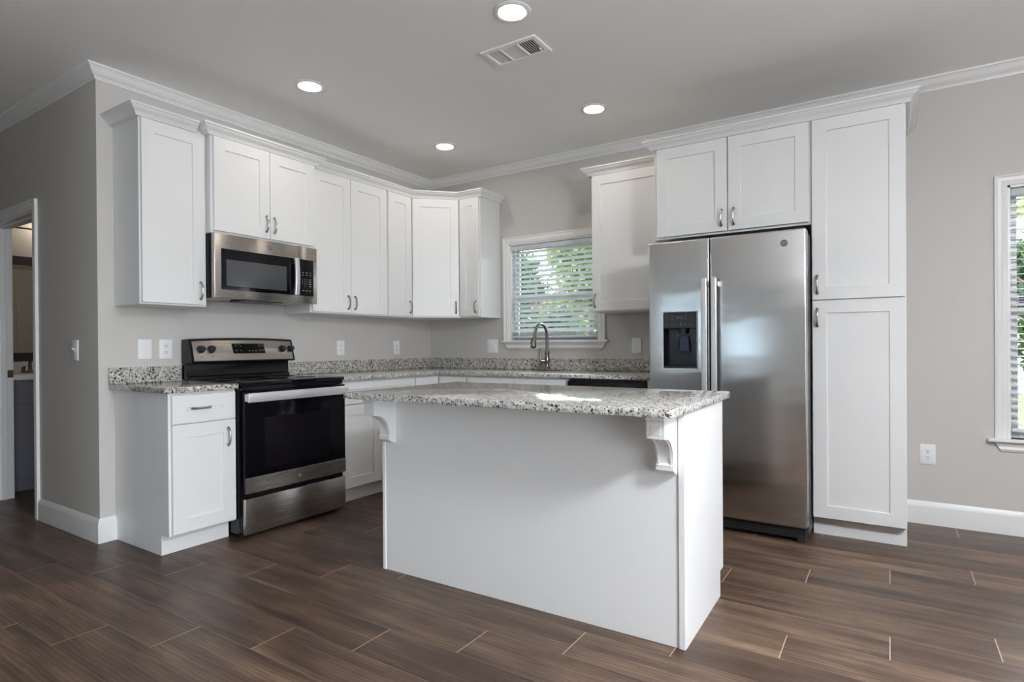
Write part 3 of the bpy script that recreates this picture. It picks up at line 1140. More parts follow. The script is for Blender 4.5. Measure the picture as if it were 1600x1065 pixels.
mb = MB(FP)
t = bmesh.new()
lo, hi = [], []
for k in range(NA):
    u = -1 + 2 * k / (NA - 1)
    a = (R0 + R1) / 2 + u * ((R1 - R0) / 2 - 0.014)
    lo.append((a, 0.006))
    hi.append((a, 0.137 + 0.010 * (1 - u * u)))
mb.poly(lo + hi[::-1], 'b', 0.0003, 0.003, 0.001)
fas = mb.build('fascia', 'steel', guard, smooth=20)
fas['label'] = 'brushed stainless fascia'
mb = MB(FP)
mb.poly([(-2.152, 0.052), (-1.914, 0.052), (-1.920, 0.122), (-2.158, 0.122)], 'b', 0.0032, 0.0048, 0.001)
dsp = mb.build('display', 'black_glass', fas)
mk = MB(FP)
for a, c in ((-2.13, 0.104), (-2.095, 0.104), (-2.13, 0.073), (-2.095, 0.073), (-2.035, 0.070), (-2.01, 0.070), (-1.985, 0.070), (-1.955, 0.104), (-1.933, 0.104), (-1.955, 0.073), (-1.933, 0.073)):
    mk.box(a - 0.006, a + 0.006, 0.0049, 0.0052, c - 0.002, c + 0.002)
mk.box(-2.145, -2.10, 0.0049, 0.0052, 0.115, 0.117).box(-1.965, -1.93, 0.0049, 0.0052, 0.115, 0.117)
mk.build('key_print', 'dim_mark', dsp)
for a in (-2.372, -2.303, -1.776, -1.706):
    mb = MB(FP)
    mb.lathe((a, 0.003, 0.083), [(0.0255, 0.0), (0.0255, 0.004), (0.022, 0.008), (0.0205, 0.024), (0.018, 0.027), (0.0001, 0.027)], 'b', 24)
    mb.box(a - 0.004, a + 0.004, 0.027, 0.034, 0.064, 0.102, 0.002)
    kn = mb.build('knob', 'black_plastic', guard)
    MB(FP).box(a - 0.001, a + 0.001, 0.0341, 0.0344, 0.092, 0.101).build('pointer', 'mark', kn)
mk = MB(FP)
for a in (-2.372, -2.303, -1.776, -1.706):
    for c in (0.128, 0.034):
        mk.box(a - 0.004, a + 0.004, 0.0032, 0.0034, c - 0.003, c + 0.003)
mk.box(-2.237, -2.231, 0.0032, 0.0034, 0.088, 0.094).box(-2.237, -2.231, 0.0032, 0.0034, 0.070, 0.076)
mk.build('burner_print', 'dim_mark', fas)
# oven door
mb = MB(FL)
mb.box(R0 + 0.006, R1 - 0.006, 0.656, 0.682, 0.2655, 0.866, 0.004, 2)
od = mb.build('oven_door', 'oven_glass', r)
MB(FL).box(R0 + 0.006, R1 - 0.006, 0.6822, 0.6855, 0.266, 0.358, 0.001).build('lower_band', 'steel', od)
mb = MB(FL)
mb.box(-2.305, -1.818, 0.6822, 0.6828, 0.398, 0.702, 0.0002)
mb.build('oven_window', 'window_glass', od)
mb = MB(FL)
mb.box(-2.430, -1.689, 0.704, 0.722, 0.801, 0.856, 0.005, 2)
for a0, a1 in ((-2.430, -2.40), (-1.719, -1.689)):
    mb.box(a0, a1, 0.680, 0.706, 0.806, 0.851, 0.003)
mb.build('handle', 'handle_steel', od)
badge(FL, -2.062, 0.311, 0.6856, 0.0155, od)
mb = MB(FL)
mb.box(R0 + 0.006, R1 - 0.006, 0.654, 0.680, 0.026, 0.235, 0.003, 2)
mb.build('drawer', 'steel', r)

# ------------------------------------------------------------------ microwave
MW0, MW1, MZ0, MZ1 = -2.4365, -1.6815, 1.427, 1.8235
r = thing('microwave', 'stainless over-the-range microwave above the stove', 'microwave', (0.19, -2.058, MZ0))
mb = MB(FL)
mb.box(MW0, MW1, 0.004, 0.352, MZ0 + 0.006, MZ1, 0.002)
case = mb.build('case', 'black', r)
for a0, a1 in ((-2.42, -2.27), (-1.87, -1.70)):
    MB(FL).box(a0, a1, 0.10, 0.33, MZ0 + 0.002, MZ0 + 0.0058).build('grease_filter', 'steel', case)
MB(FL).box(-2.20, -1.93, 0.16, 0.345, MZ0 - 0.004, MZ0 + 0.0058, 0.003).build('lamp_cover', 'black_plastic', case)
mb = MB(FL)
mb.box(MW0, -1.8375, 0.354, 0.392, MZ0, MZ1, 0.004, 2)
md = mb.build('door', 'steel', r)
mb = MB(FL)
mb.box(-2.394, -1.8395, 0.3922, 0.3945, 1.480, 1.732, 0.001)
gl = mb.build('door_glass', 'black_glass', md)
MB(FL).box(-2.362, -1.935, 0.3947, 0.3952, 1.504, 1.667).build('door_window', 'screen', gl)
mb = MB(FL)
pts = [(-1.868, 0.4235 + 0.010 * (1 - (k / 5 - 1) ** 2), 1.481 + 0.251 * k / 10) for k in range(11)]
tt = bmesh.new()
rows = []
for (a, b, c) in pts:
    rows.append([tt.verts.new(q) for q in ((a - 0.0165, b - 0.016, c), (a - 0.0165, b - 0.003, c), (a - 0.012, b, c), (a + 0.012, b, c), (a + 0.0165, b - 0.003, c), (a + 0.0165, b - 0.016, c))])
for p, q in zip(rows, rows[1:]):
    for k in range(6):
        tt.faces.new((p[k], p[(k + 1) % 6], q[(k + 1) % 6], q[k]))
tt.faces.new(rows[0])
tt.faces.new(rows[-1])
mb._merge(tt)
mh = mb.build('handle', 'handle_steel', md, smooth=25)
for c0, c1 in ((1.483, 1.520), (1.692, 1.729)):
    MB(FL).box(-1.886, -1.853, 0.3946, 0.409, c0, c1, 0.002).build('handle_bracket', 'film', mh)['label'] = 'navy handle bracket'
badge(FL, -2.060, 1.778, 0.3925, 0.0165, md)
mb = MB(FL)
mb.box(-1.8355, MW1, 0.354, 0.392, MZ0, MZ1, 0.004, 2)
mp = mb.build('control_side', 'steel', r)
MB(FL).box(-1.8335, -1.714, 0.3922, 0.3945, 1.480, 1.732, 0.001).build('keypad', 'black_glass', mp)
mk = MB(FL)


def kput(a, c):
    return lambda x, y, dd: (a + x, 0.3946 + dd * 0.3, c + y)


for i, row in enumerate((('1', '2', '3'), ('4', '5', '6'), ('7', '8', '9'), ('', '0', ''))):
    for j, ch in enumerate(row):
        if ch:
            words(mk, ch, 0.012, kput(-1.806 + j * 0.0185, 1.594 - i * 0.0155))
    mk.box(-1.752, -1.735, 0.3946, 0.3949, 1.5925 - i * 0.0155, 1.5955 - i * 0.0155)
for i in range(2):
    for j, w_ in enumerate((0.007, 0.008, 0.006)):
        a = -1.803 + j * 0.031
        mk.box(a - w_, a + w_, 0.3946, 0.3949, 1.6405 - i * 0.017, 1.6435 - i * 0.017)
for j in range(3):
    a = -1.798 + j * 0.027
    mk.box(a - 0.005, a + 0.005, 0.3946, 0.3949, 1.5135, 1.5185)
mk.build('key_print', 'mark', mp)

# ------------------------------------------------------------------ refrigerator
r = thing('refrigerator', 'stainless side-by-side refrigerator with ice and water dispenser', 'refrigerator', (2.99, -0.4, 0))
F0, FS, F1 = 2.541, 2.9195, 3.4425
mb = MB(FR)
mb.box(F0 + 0.004, F1 - 0.001, 0.03, 0.742, 0.03, 1.752, 0.004)
mb.build('cabinet_case', 'case', r)
mb = MB(FR)
# freezer door with a sunk dispenser bay
D0, D1, DZ0, DZ1 = 2.634, 2.842, 0.975, 1.322
t = bmesh.new()
a0, a1 = F0, FS - 0.003
b0, b1 = 0.752, 0.832
z0, z1 = 0.092, 1.765
xs, zs = [a0, D0, D1, a1], [z0, DZ0, DZ1, z1]
g = [[t.verts.new((x, b1, z)) for x in xs] for z in zs]
for i in range(3):
    for j in range(3):
        if not (i == 1 and j == 1):
            t.faces.new((g[i][j], g[i][j + 1], g[i + 1][j + 1], g[i + 1][j]))
bk = {}
ring = [(0, 0), (0, 1), (0, 2), (0, 3), (1, 3), (2, 3), (3, 3), (3, 2), (3, 1), (3, 0), (2, 0), (1, 0)]
for (i, j) in ring:
    bk[(i, j)] = t.verts.new((xs[j], b0, zs[i]))
for p, q in zip(ring, ring[1:] + ring[:1]):
    t.faces.new((g[p[0]][p[1]], g[q[0]][q[1]], bk[q], bk[p]))
t.faces.new([bk[p] for p in ring])
bay = [(1, 1), (1, 2), (2, 2), (2, 1)]
inn = {p: t.verts.new((xs[p[1]], b1 - 0.062, zs[p[0]])) for p in bay}
for p, q in zip(bay, bay[1:] + bay[:1]):
    f = t.faces.new((g[p[0]][p[1]], g[q[0]][q[1]], inn[q], inn[p]))
    f.material_index = 1
f = t.faces.new([inn[p] for p in bay])
f.material_index = 1
bmesh.ops.recalc_face_normals(t, faces=t.faces[:])
ed = [e for e in t.edges if abs(e.verts[0].co.y - b1) < 1e-5 and abs(e.verts[1].co.y - b1) < 1e-5 and
      ((e.verts[0].co.x == e.verts[1].co.x and e.verts[0].co.x in (a0, a1)) or (e.verts[0].co.z == e.verts[1].co.z and e.verts[0].co.z in (z0, z1)))]
ed = [e for e in t.edges if abs(e.verts[0].co.y - b1) < 1e-5 and abs(e.verts[1].co.y - b1) < 1e-5 and
      (all(abs(v.co.x - a0) < 1e-5 for v in e.verts) or all(abs(v.co.x - a1) < 1e-5 for v in e.verts) or
       all(abs(v.co.z - z0) < 1e-5 for v in e.verts) or all(abs(v.co.z - z1) < 1e-5 for v in e.verts))]
mb._merge(t, 0.010, 4, ed)
fd = mb.build('freezer_door', ['fridge_steel', 'black'], r, smooth=40)
mb = MB(FR)
mb.box(F0 - 0.000 + (FS - F0) + 0.003, F1, 0.752, 0.832, 0.092, 1.765, 0.010, 4)
rd = mb.build('refrigerator_door', 'fridge_steel', r, smooth=40)
for a0, a1, par in ((2.8805, 2.9140, fd), (2.9370, 2.9705, rd)):
    mb = MB(FR)
    mb.box(a0, a1, 0.866, 0.884, 0.62, 1.520, 0.006, 3)
    for c0 in (0.64, 1.470):
        mb.box(a0 + 0.004, a1 - 0.004, 0.8325, 0.868, c0, c0 + 0.035, 0.003)
    mb.build('handle', 'handle_steel', par)
badge(FR, 3.331, 1.690, 0.8328, 0.019, rd)
# dispenser
fr = MB(FR)
for q in ((D0 - 0.010, D0, DZ0 - 0.008, DZ1 + 0.006), (D1, D1 + 0.008, DZ0 - 0.008, DZ1 + 0.006), (D0, D1, DZ0 - 0.010, DZ0), (D0, D1, DZ1, DZ1 + 0.006)):
    fr.box(q[0], q[1], 0.828, 0.8365, q[2], q[3], 0.002)
fr.build('dispenser_frame', 'handle_steel', fd)
mb = MB(FR)
mb.box(D0 + 0.001, D1 - 0.001, 0.78, 0.8335, 1.222, DZ1 - 0.001, 0.003)
dp = mb.build('dispenser_panel', 'black_plastic', fd)
MB(FR).box(2.706, 2.762, 0.8336, 0.8342, 1.280, 1.300).build('display', 'black_glass', dp)
mk = MB(FR)
for a in (2.655, 2.690, 2.716, 2.744, 2.770, 2.803):
    mk.box(a - 0.006, a + 0.006, 0.8336, 0.8341, 1.2415, 1.2455)
for a, c in ((2.655, 1.296), (2.692, 1.300), (2.692, 1.281), (2.776, 1.300), (2.776, 1.281)):
    mk.box(a - 0.004, a + 0.004, 0.8336, 0.8341, c - 0.0025, c + 0.0025)
mk.build('key_print', 'dim_mark', dp)
MB(FR).box(2.7435, 2.7475, 0.8336, 0.8342, 1.252, 1.256).build('indicator_light', 'mark', dp)
MB(FR).lathe((2.744, 0.800, 0), [(0.022, 1.19), (0.030, 1.221)], 'c', 16).build('spout', 'black_plastic', fd)
mb = MB(FR)
mb.poly([(2.722, 1.08), (2.786, 1.08), (2.778, 1.175), (2.730, 1.175)], 'b', 0.789, 0.797, 0.002)
mb.build('paddle', 'film', fd)['label'] = 'dark blue dispenser paddle'
MB(FR).box(D0 + 0.002, D1 - 0.002, 0.773, 0.834, DZ0 + 0.001, DZ0 + 0.014, 0.002).build('drip_tray', 'black_plastic', fd)
mb = MB(FR)
mb.box(F0 + 0.006, F1 - 0.012, 0.745, 0.795, 0.022, 0.086, 0.003)
for k in range(4):
    mb.box(F0 + 0.03, F1 - 0.06, 0.795, 0.799, 0.030 + 0.013 * k, 0.036 + 0.013 * k)
mb.build('base_grille', 'black_plastic', r)
for a in (F0 + 0.04, F1 - 0.035):
    mb = MB(FR)
    mb.lathe((a, 0.788, 0.022), [(0.0215, -0.014), (0.0215, 0.014), (0.010, 0.016), (0.0001, 0.016)], 'b', 16)
    mb.build('roller', 'black_plastic', r)
    mb = MB(FR).box(a - 0.030, a + 0.025, 0.70, 0.80, 1.7525, 1.772, 0.004)
    mb.build('hinge_cover', 'case', r)

# ------------------------------------------------------------------ faucet
FX, FY = 1.388, -0.115
r = thing('kitchen_faucet', 'brushed nickel gooseneck faucet in front of the sink window', 'faucet', (FX, FY, CT1))
mb = MB()
pl = []
for k in range(24):
    q = 2 * math.pi * k / 24
    pl.append((FX + 0.10 * (1 if math.cos(q) > 0 else -1) + 0.028 * math.cos(q), FY + 0.028 * math.sin(q)))
mb.poly(pl, 'c', CT1 + 0.0002, CT1 + 0.007, 0.002)
mb.build('deck_plate', 'faucet', r)
mb = MB()
mb.lathe((FX, FY, CT1 + 0.007), [(0.030, 0.0), (0.028, 0.010), (0.021, 0.016), (0.020, 0.05), (0.026, 0.062), (0.027, 0.085), (0.021, 0.10), (0.019, 0.13), (0.023, 0.137), (0.022, 0.150), (0.014, 0.158)], 'c', 24)
body = mb.build('body', 'faucet', r, smooth=50)
mb = MB()
pts = [(FX, FY, CT1 + 0.15), (FX, FY, CT1 + 0.29)]
for k in range(1, 13):
    q = math.pi * k / 12 * 0.95
    pts.append((FX, FY - 0.098 + 0.098 * math.cos(q), CT1 + 0.29 + 0.098 * math.sin(q)))
mb.tube(pts, 0.0125, 14)
mb.build('spout', 'faucet', r, smooth=60)
e = Vector(pts[-1])
dr = (Vector(pts[-1]) - Vector(pts[-2])).normalized()
mb = MB()
mb.tube([e - dr * 0.004, e + dr * 0.012, e + dr * 0.03, e + dr * 0.075, e + dr * 0.095, e + dr * 0.112, e + dr * 0.118], [0.0135, 0.0165, 0.0155, 0.0185, 0.023, 0.0245, 0.020], 18)
sh = mb.build('spray_head', 'faucet', r, smooth=50)
mb = MB()
tip = e + dr * 0.118
mb.tube([tip, tip + dr * 0.004], [0.019, 0.017], 16)
mb.build('spray_face', 'black_plastic', sh)
mb = MB()
mb.tube([e + dr * 0.045 + Vector((-0.012, -0.012, 0)), e + dr * 0.085 + Vector((-0.015, -0.016, 0))], 0.007, 8)
mb.build('spray_button', 'black_plastic', sh)
mb = MB()
mb.tube([(FX - 0.015, FY - 0.012, CT1 + 0.080), (FX - 0.040, FY - 0.030, CT1 + 0.080)], [0.016, 0.018], 16)
mb.tube([(FX - 0.040, FY - 0.030, CT1 + 0.080), (FX - 0.047, FY - 0.035, CT1 + 0.093), (FX - 0.047, FY - 0.036, CT1 + 0.14), (FX - 0.047, FY - 0.036, CT1 + 0.185)], [0.010, 0.008, 0.006, 0.0075], 10)
mb.build('lever', 'faucet', body, smooth=50)

# ------------------------------------------------------------------ wall plates
PW, PH = 0.079, 0.124


def outlet_faces(T, a, c, root):
    for s_ in (-1, 1):
        mb = MB(T)
        mb.lathe((a, 0.0062, c + s_ * 0.0195), [(0.0165, -0.002), (0.0165, 0.0012), (0.0155, 0.002), (0.0001, 0.002)], 'b', 20)
        f = mb.build('receptacle', 'plate', root)
        k = MB(T)
        cz = c + s_ * 0.0195
        k.box(a - 0.0078, a - 0.0050, 0.0078, 0.0086, cz - 0.001, cz + 0.008)
        k.box(a + 0.0050, a + 0.0078, 0.0078, 0.0086, cz - 0.001, cz + 0.008)
        k.lathe((a, 0.0078, cz - 0.0075), [(0.0030, 0.0), (0.0030, 0.0008), (0.0001, 0.0008)], 'b', 10)
        k.build('slots', 'slot', f)['label'] = 'dark socket slots'
    MB(T).lathe((a, 0.006, c), [(0.0028, -0.001), (0.0028, 0.001), (0.0001, 0.0012)], 'b', 10).build('screw', 'plate', root)


def toggle(T, a, c, root):
    mb = MB(T)
    mb.box(a - 0.006, a + 0.006, 0.0055, 0.0075, c - 0.013, c + 0.013, 0.001)
    mb.poly([(0.007, c - 0.004), (0.007, c + 0.006), (0.021, c + 0.014), (0.023, c + 0.008)], 'a', a - 0.0045, a + 0.0045, 0.001)
    mb.build('toggle', 'plate', root)
    for s_ in (-1, 1):
        MB(T).lathe((a, 0.006, c + s_ * 0.030), [(0.0028, -0.001), (0.0028, 0.001), (0.0001, 0.0012)], 'b', 10).build('screw', 'plate', root)


def plate(T, name, label, cat, a, c, w=PW, kinds=('outlet',), group=None):
    root = thing(name, label, cat, T(a, 0.0, c - PH / 2), group)
    MB(T).box(a - w / 2, a + w / 2, 0.0003, 0.0065, c - PH / 2, c + PH / 2, 0.0025, 2).build('cover_plate', 'plate', root)
    n = len(kinds)
    for i, k in enumerate(kinds):
        aa = a + (i - (n - 1) / 2) * 0.046
        if k == 'outlet':
            outlet_faces(T, aa, c, root)
        elif k == 'toggle':
            toggle(T, aa, c, root)
        else:
            for s_ in (-1, 1):
                MB(T).lathe((aa, 0.006, c + s_ * 0.042), [(0.0030, -0.001), (0.0030, 0.001), (0.0001, 0.0012)], 'b', 10).build('screw', 'vent', root)
    return root


OG = 'electrical wall plates'
plate(FL, 'blank_wall_plate', 'blank white wall plate with two screws near the hallway corner', 'wall plate', -2.655, 1.114, kinds=('blank',), group=OG)
plate(FL, 'wall_outlet', 'white outlet just left of the stove controls', 'outlet', -2.531, 1.114, group=OG)
plate(FL, 'wall_outlet', 'white outlet on the left wall just right of the stove', 'outlet', -1.139, 1.112, group=OG)
plate(FL, 'wall_outlet', 'white outlet on the left wall close to the inside corner', 'outlet', -0.485, 1.109, group=OG)
plate(FR, 'switch_and_outlet', 'wide white plate with outlet and switch left of the sink window', 'outlet', 0.748, 1.118, 0.120, ('outlet', 'toggle'), OG)
plate(FR, 'wall_outlet', 'white outlet between the sink window and the refrigerator', 'outlet', 2.141, 1.114, group=OG)
plate(FR, 'wall_outlet', 'white outlet low on the wall between pantry and tall window', 'outlet', 4.024, 0.433, group=OG)


def FH(a, b, c): return (a, YH - b, c)


plate(FH, 'light_switch', 'white light switch on the dark hallway wall beside the doorway', 'light switch', -0.297, 1.113, kinds=('toggle',), group=OG)

# ------------------------------------------------------------------ ceiling lights and register
LG = 'recessed ceiling lights'


def make_light():
    root = thing('recessed_light', '', 'ceiling light', (0, 0, CEIL), LG)
    mb = MB()
    mb.lathe((0, 0, CEIL), [(0.0675, -0.001), (0.0675, -0.006), (0.075, -0.0085), (0.083, -0.0075), (0.0925, -0.003), (0.0925, -0.0004)], 'c', 40)
    mb.build('trim_ring', 'trim', root, smooth=50)
    mb = MB()
    mb.lathe((0, 0, CEIL), [(0.0665, -0.0008), (0.0665, -0.005), (0.0001, -0.0055)], 'c', 40)
    mb.build('lens', 'lens', root, smooth=50)
    return root


l0 = make_light()
for i, (x, y, lb) in enumerate(((0.810, -2.058, 'lit recessed ceiling light nearest the microwave'),
                                (0.802, -0.737, 'lit recessed ceiling light nearest the inside corner of the kitchen'),
                                (2.130, -0.752, 'lit recessed ceiling light nearest the refrigerator'),
                                (2.297, -2.041, 'lit recessed ceiling light beside the air vent above the island'))):
    o = l0 if i == 0 else copy_tree(l0)
    o.location = (x, y, CEIL)
    o['label'] = lb

FILL_POS = (5.0, -3.2, CEIL)  # added lamp out of view, replaces a flash bounced off the ceiling
r = thing('fill_bowl_light', 'added opal bowl fill light, out of view, standing in for bounced flash', 'ceiling light', FILL_POS)
mb = MB()
mb.lathe(FILL_POS, [(0.07, -0.0005), (0.07, -0.018), (0.012, -0.024), (0.012, -0.42), (0.03, -0.435)], 'c', 32)
mb.build('stem', 'nickel', r, smooth=50)
mb = MB()
mb.lathe(FILL_POS, [(0.0001, -0.445), (0.16, -0.448), (0.235, -0.470), (0.245, -0.495), (0.22, -0.535), (0.14, -0.57), (0.0001, -0.582)], 'c', 48)
mb.build('bowl', 'fill_diffuser', r, smooth=60)

VX0, VX1, VY0, VY1 = 1.934, 2.283, -1.810, -1.612
r = thing('ceiling_vent', 'white metal air vent with three louver sections in the ceiling', 'vent', ((VX0 + VX1) / 2, (VY0 + VY1) / 2, CEIL))
mb = MB()
bd = 0.030
zf0, zf1 = CEIL - 0.010, CEIL - 0.0004
mb.box(VX0, VX1, VY0, VY0 + bd, zf0, zf1, 0.003).box(VX0, VX1, VY1 - bd, VY1, zf0, zf1, 0.003)
mb.box(VX0, VX0 + bd, VY0 + bd, VY1 - bd, zf0, zf1, 0.003).box(VX1 - bd, VX1, VY0 + bd, VY1 - bd, zf0, zf1, 0.003)
s1, s2 = VX0 + bd + 0.085, VX1 - bd - 0.098
mb.box(s1 - 0.004, s1 + 0.004, VY0 + bd, VY1 - bd, zf0, zf1)
mb.box(s2 - 0.004, s2 + 0.004, VY0 + bd, VY1 - bd, zf0, zf1)
mb.build('frame', 'vent', r)
MB().box(VX0 + 0.01, VX1 - 0.01, VY0 + 0.01, VY1 - 0.01, CEIL - 0.0012, CEIL - 0.0003).build('duct_shade_plate', 'vent_dark', r)  # flat dark plate painted as the duct's shade; ceiling has no hole


def louvers(x0, x1, y0, y1, n, along, ang, h):
    mb = MB()
    for k in range(n):
        u = (k + 0.5) / n
        dx, dz = h * math.cos(ang), h * math.sin(ang) * 0.62
        zc = CEIL - 0.0062
        th = 0.0006
        if along == 'y':
            xc = x0 + (x1 - x0) * u
            mb.poly([(xc - dx, zc - dz), (xc + dx, zc + dz), (xc + dx, zc + dz + th), (xc - dx, zc - dz + th)], 'b', y0, y1)
        else:
            yc = y0 + (y1 - y0) * u
            mb.poly([(yc - dx, zc - dz), (yc + dx, zc + dz), (yc + dx, zc + dz + th), (yc - dx, zc - dz + th)], 'a', x0, x1)
    return mb


louvers(VX0 + bd, s1 - 0.004, VY0 + bd, VY1 - bd, 7, 'y', math.radians(0), 0.0040).build('louvers', 'vent', r, smooth=0)
louvers(s1 + 0.004, s2 - 0.004, VY0 + bd, VY1 - bd, 10, 'x', math.radians(-8), 0.0051).build('louvers', 'vent', r, smooth=0)
louvers(s2 + 0.004, VX1 - bd, VY0 + bd, VY1 - bd, 7, 'y', math.radians(-30), 0.0042).build('louvers', 'vent', r, smooth=0)
MB().box(VX1 - bd - 0.012, VX1 - bd - 0.009, -1.685, -1.660, CEIL - 0.016, CEIL - 0.004, 0.001).build('damper_lever', 'vent', r)

# ------------------------------------------------------------------ bathroom through the doorway
r = thing('bathroom_vanity', 'dark grey bathroom vanity cabinet seen through the hallway doorway', 'vanity', (-2.18, -2.2, 0))


def FB(a, b, c): return (-2.498 + b, a, c)


mb = MB(FB)
mb.poly([(0.004, 0.0), (0.556, 0.0), (0.556, 0.100), (0.618, 0.100), (0.618, 0.878), (0.004, 0.878)], 'a', -2.775, -1.60, 0.001)
mb.build('carcass', 'vanity', r, smooth=0)
for a0, a1 in ((-2.768, -2.384), (-2.380, -1.995), (-1.991, -1.607)):
    MB(FB).box(a0, a1, 0.6185, 0.638, 0.697, 0.868, 0.002).build('drawer', 'vanity', r)
    MB(FB).door(a0, a1, 0.118, 0.690, 0.6185, rail=0.060).build('door', 'vanity', r, smooth=0)
mb = slab(MB(FB), [(-2.779, 0.003), (-2.779, 0.655), (-1.59, 0.655), (-1.59, 0.003)], 0.879, 0.920)
vt = mb.build('bathroom_countertop', 'plate', smooth=30)
tag(vt, 'white vanity top on the bathroom cabinet seen through the doorway', 'countertop')
MB(FB).box(-2.779, -1.59, 0.003, 0.022, 0.9203, 1.010, 0.003).build('backsplash', 'plate', vt)
r = thing('bathroom_faucet', 'small bronze faucet on the white vanity top', 'faucet', (-2.40, -2.43, 0.92))
mb = MB()
bx, by = -2.405, -2.465
mb.box(bx - 0.022, bx + 0.022, by - 0.06, by + 0.06, 0.9203, 0.934, 0.004)
mb.build('base', 'bronze', r)
mb = MB()
mb.tube([(bx, by, 0.93), (bx, by, 1.00), (bx + 0.02, by, 1.03), (bx + 0.07, by, 1.035), (bx + 0.11, by, 1.01)], [0.014, 0.012, 0.012, 0.011, 0.010], 12)
mb.build('spout', 'bronze', r, smooth=60)
for s_ in (-1, 1):
    mb = MB()
    mb.lathe((bx, by + s_ * 0.045, 0.934), [(0.014, 0.0), (0.011, 0.02), (0.013, 0.03)], 'c', 14)
    mb.box(bx - 0.006, bx + 0.045, by + s_ * 0.045 - 0.006, by + s_ * 0.045 + 0.006, 0.964, 0.974, 0.003)
    mb.build('lever', 'bronze', r)
r = thing('bathroom_mirror', 'dark grey framed mirror above the bathroom vanity', 'mirror', (-2.47, -2.0, 1.01))
mb = MB(FB)
A0, A1, Z0, Z1, fw_ = -2.72, -1.70, 1.015, 1.922, 0.074
mb.box(A0, A1, 0.002, 0.024, Z1 - fw_, Z1, 0.002).box(A0, A1, 0.002, 0.024, Z0, Z0 + fw_, 0.002)
mb.box(A0, A0 + fw_, 0.002, 0.024, Z0 + fw_, Z1 - fw_, 0.002).box(A1 - fw_, A1, 0.002, 0.024, Z0 + fw_, Z1 - fw_, 0.002)
mb.build('frame', 'mirror_frame', r)
MB(FB).box(A0 + fw_ - 0.005, A1 - fw_ + 0.005, 0.004, 0.010, Z0 + fw_ - 0.005, Z1 - fw_ + 0.005).build('mirror_glass', 'mirror', r)
r = thing('vanity_light', 'dark bathroom light bar above the mirror', 'wall light', (-2.45, -2.1, 2.10))
mb = MB(FB)
mb.tube([(-2.66, 0.15, 2.146), (-1.75, 0.15, 2.146)], 0.007, 10)
mb.tube([(-2.15, 0.003, 2.146), (-2.15, 0.15, 2.146)], 0.010, 10)
mb.lathe((-2.15, 0.003, 2.146), [(0.05, 0.0), (0.05, 0.012), (0.01, 0.016)], 'b', 24)
mb.build('bar', 'mirror_frame', r)
for a in (-2.32, -2.08, -1.84):
    mb = MB(FB)
    mb.lathe((a, 0.15, 2.154), [(0.022, 0.0), (0.035, 0.02), (0.048, 0.11), (0.044, 0.11), (0.030, 0.02), (0.001, 0.012)], 'c', 20)
    mb.build('shade', 'shade', r, smooth=50)
# the panel door that the mirror reflects
d = MB(lambda a, b, c: (-0.12 - b, a, c))
d.box(-1.95, -1.02, 0.0, 0.03, 0.0, 2.06, 0.002)
d3 = struct(d.build('door_3', 'trim'))
for c0, c1 in ((0.20, 0.86), (1.0, 1.86)):
    for a0, a1 in ((-1.83, -1.52), (-1.44, -1.13)):
        MB(lambda a, b, c: (-0.12 - b, a, c)).door(a0, a1, c0, c1, 0.0305, 0.012, 0.03, 0.006).build('panel', 'trim', d3, smooth=0)

# ------------------------------------------------------------------ outdoors
struct(MB().box(XR + 0.15, XR + 9.0, -9.0, 0.1, -0.29, -0.06).build('bounce_slab', 'bounce_concrete'))  # added unseen slab, bounces daylight through the sliding door onto the ceiling
struct(MB().box(-30, 40, 0.16, 60, -0.45, -0.30).build('lawn', 'grass', origin=(0, 0, 0)))


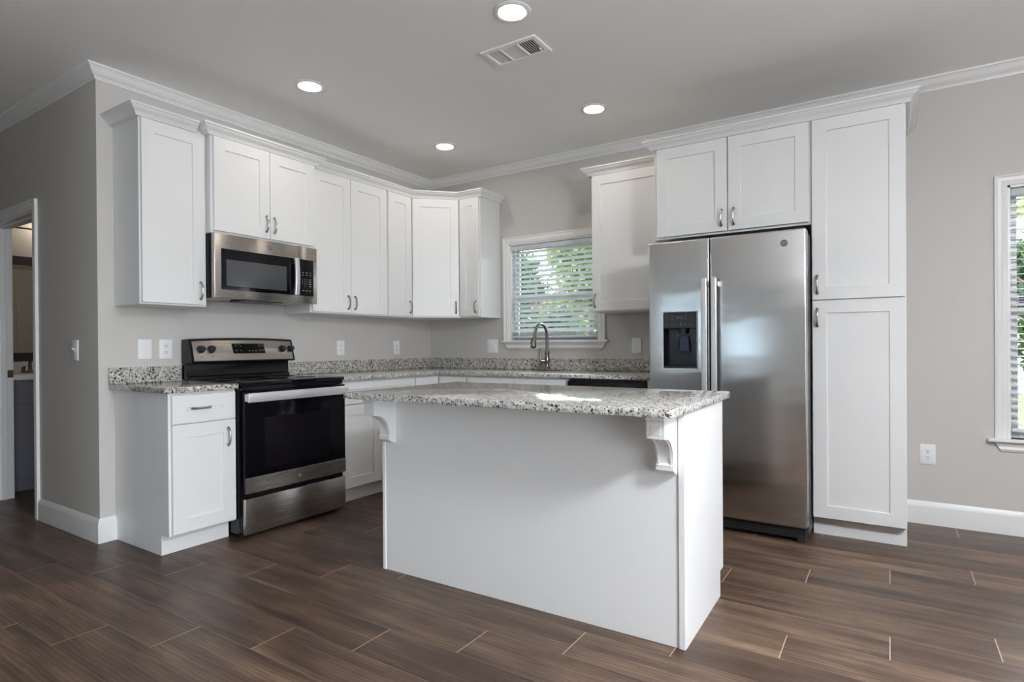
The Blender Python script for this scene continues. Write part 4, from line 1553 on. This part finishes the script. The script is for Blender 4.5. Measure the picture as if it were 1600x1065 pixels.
def tree(loc, height, crown_r, crown_z, n, leaf, m, label, seed, squash=0.8, trunk_r=0.09, bush=False):
    rng = random.Random(seed)
    x, y = loc
    zg = -0.30
    root = thing('bush' if bush else 'tree', label, 'bush' if bush else 'tree', (x, y, zg), 'plants beyond the windows')
    tr = MB()
    tr.tube([(x, y, zg), (x + 0.05, y, zg + height * 0.3), (x - 0.06, y + 0.05, zg + height * 0.6), (x, y, zg + height * 0.92)], [trunk_r, trunk_r * 0.8, trunk_r * 0.5, 0.015], 9)
    for k in range(9):
        q = rng.uniform(0, 2 * math.pi)
        z0 = zg + height * rng.uniform(0.25, 0.75)
        L = crown_r * rng.uniform(0.6, 1.0)
        tr.tube([(x, y, z0), (x + L * 0.5 * math.cos(q), y + L * 0.5 * math.sin(q), z0 + L * 0.35), (x + L * math.cos(q), y + L * math.sin(q), z0 + L * 0.55)], [trunk_r * 0.4, trunk_r * 0.25, 0.008], 6)
    tr.build('trunk', 'bark', root)
    lf = MB()
    bm = lf.bm
    blobs = []
    for k in range(14):
        v = Vector((rng.gauss(0, 1), rng.gauss(0, 1), rng.gauss(0, 1))).normalized() * rng.uniform(0.2, 0.8) * crown_r
        blobs.append((Vector((x, y, crown_z)) + Vector((v.x, v.y, v.z * squash)), crown_r * rng.uniform(0.28, 0.5)))
    for k in range(n):
        c_, rr = blobs[rng.randrange(len(blobs))]
        v = Vector((rng.gauss(0, 1), rng.gauss(0, 1), rng.gauss(0, 1))).normalized() * rr * rng.uniform(0.55, 1.0)
        p = c_ + v
        if p.z < zg + 0.05:
            continue
        u = Vector((rng.gauss(0, 1), rng.gauss(0, 1), rng.gauss(0, 0.6))).normalized()
        w = u.cross(Vector((rng.gauss(0, 1), rng.gauss(0, 1), rng.gauss(0, 1)))).normalized()
        L = leaf * rng.uniform(0.7, 1.3)
        vs = [bm.verts.new(p + u * L), bm.verts.new(p + w * L * 0.45), bm.verts.new(p - u * L), bm.verts.new(p - w * L * 0.45)]
        bm.faces.new(vs)
    # leaves are single-sided sheets: skip normal repair by building directly
    lf.build('leaves', m, root, smooth=0)
    return root


tree((-5.2, 8.4), 5.5, 1.8, 2.2, 9000, 0.10, 'leaf', 'dark green tree outside the left part of the sink window', 1, squash=1.1)
tree((-1.5, 6.8), 5.0, 1.5, 2.6, 9000, 0.085, 'leaf_light', 'yellow green tree outside the right part of the sink window', 2, squash=1.1)
tree((-2.0, 12.5), 6.5, 2.6, 2.8, 9000, 0.13, 'leaf', 'dark tree far behind the sink window', 8, squash=1.0)
tree((-0.9, 3.6), 2.6, 1.0, 1.05, 9000, 0.06, 'leaf', 'dark bush outside the lower part of the sink window', 3, bush=True, squash=0.9)
tree((-10.5, 16.0), 7.0, 3.2, 2.6, 8000, 0.17, 'leaf', 'distant dark tree beyond the left edge of the sink window', 9, squash=1.0, trunk_r=0.14)
tree((-4.6, 20.5), 7.5, 3.4, 2.8, 8000, 0.18, 'leaf_light', 'distant pale green tree filling the sink window', 10, squash=1.0, trunk_r=0.14)
tree((6.6, 10.5), 6.0, 1.8, 2.4, 5000, 0.10, 'leaf', 'dark leafy tree outside the tall window', 5, trunk_r=0.12)
tree((8.2, 16.0), 5.5, 2.4, 1.6, 5200, 0.14, 'leaf', 'distant dark tree beyond the lawn outside the tall window', 6, trunk_r=0.14)
tree((5.55, 5.6), 4.4, 0.9, 3.2, 420, 0.06, 'leaf_light', 'thin sparse tree close outside the tall window', 7, trunk_r=0.05)
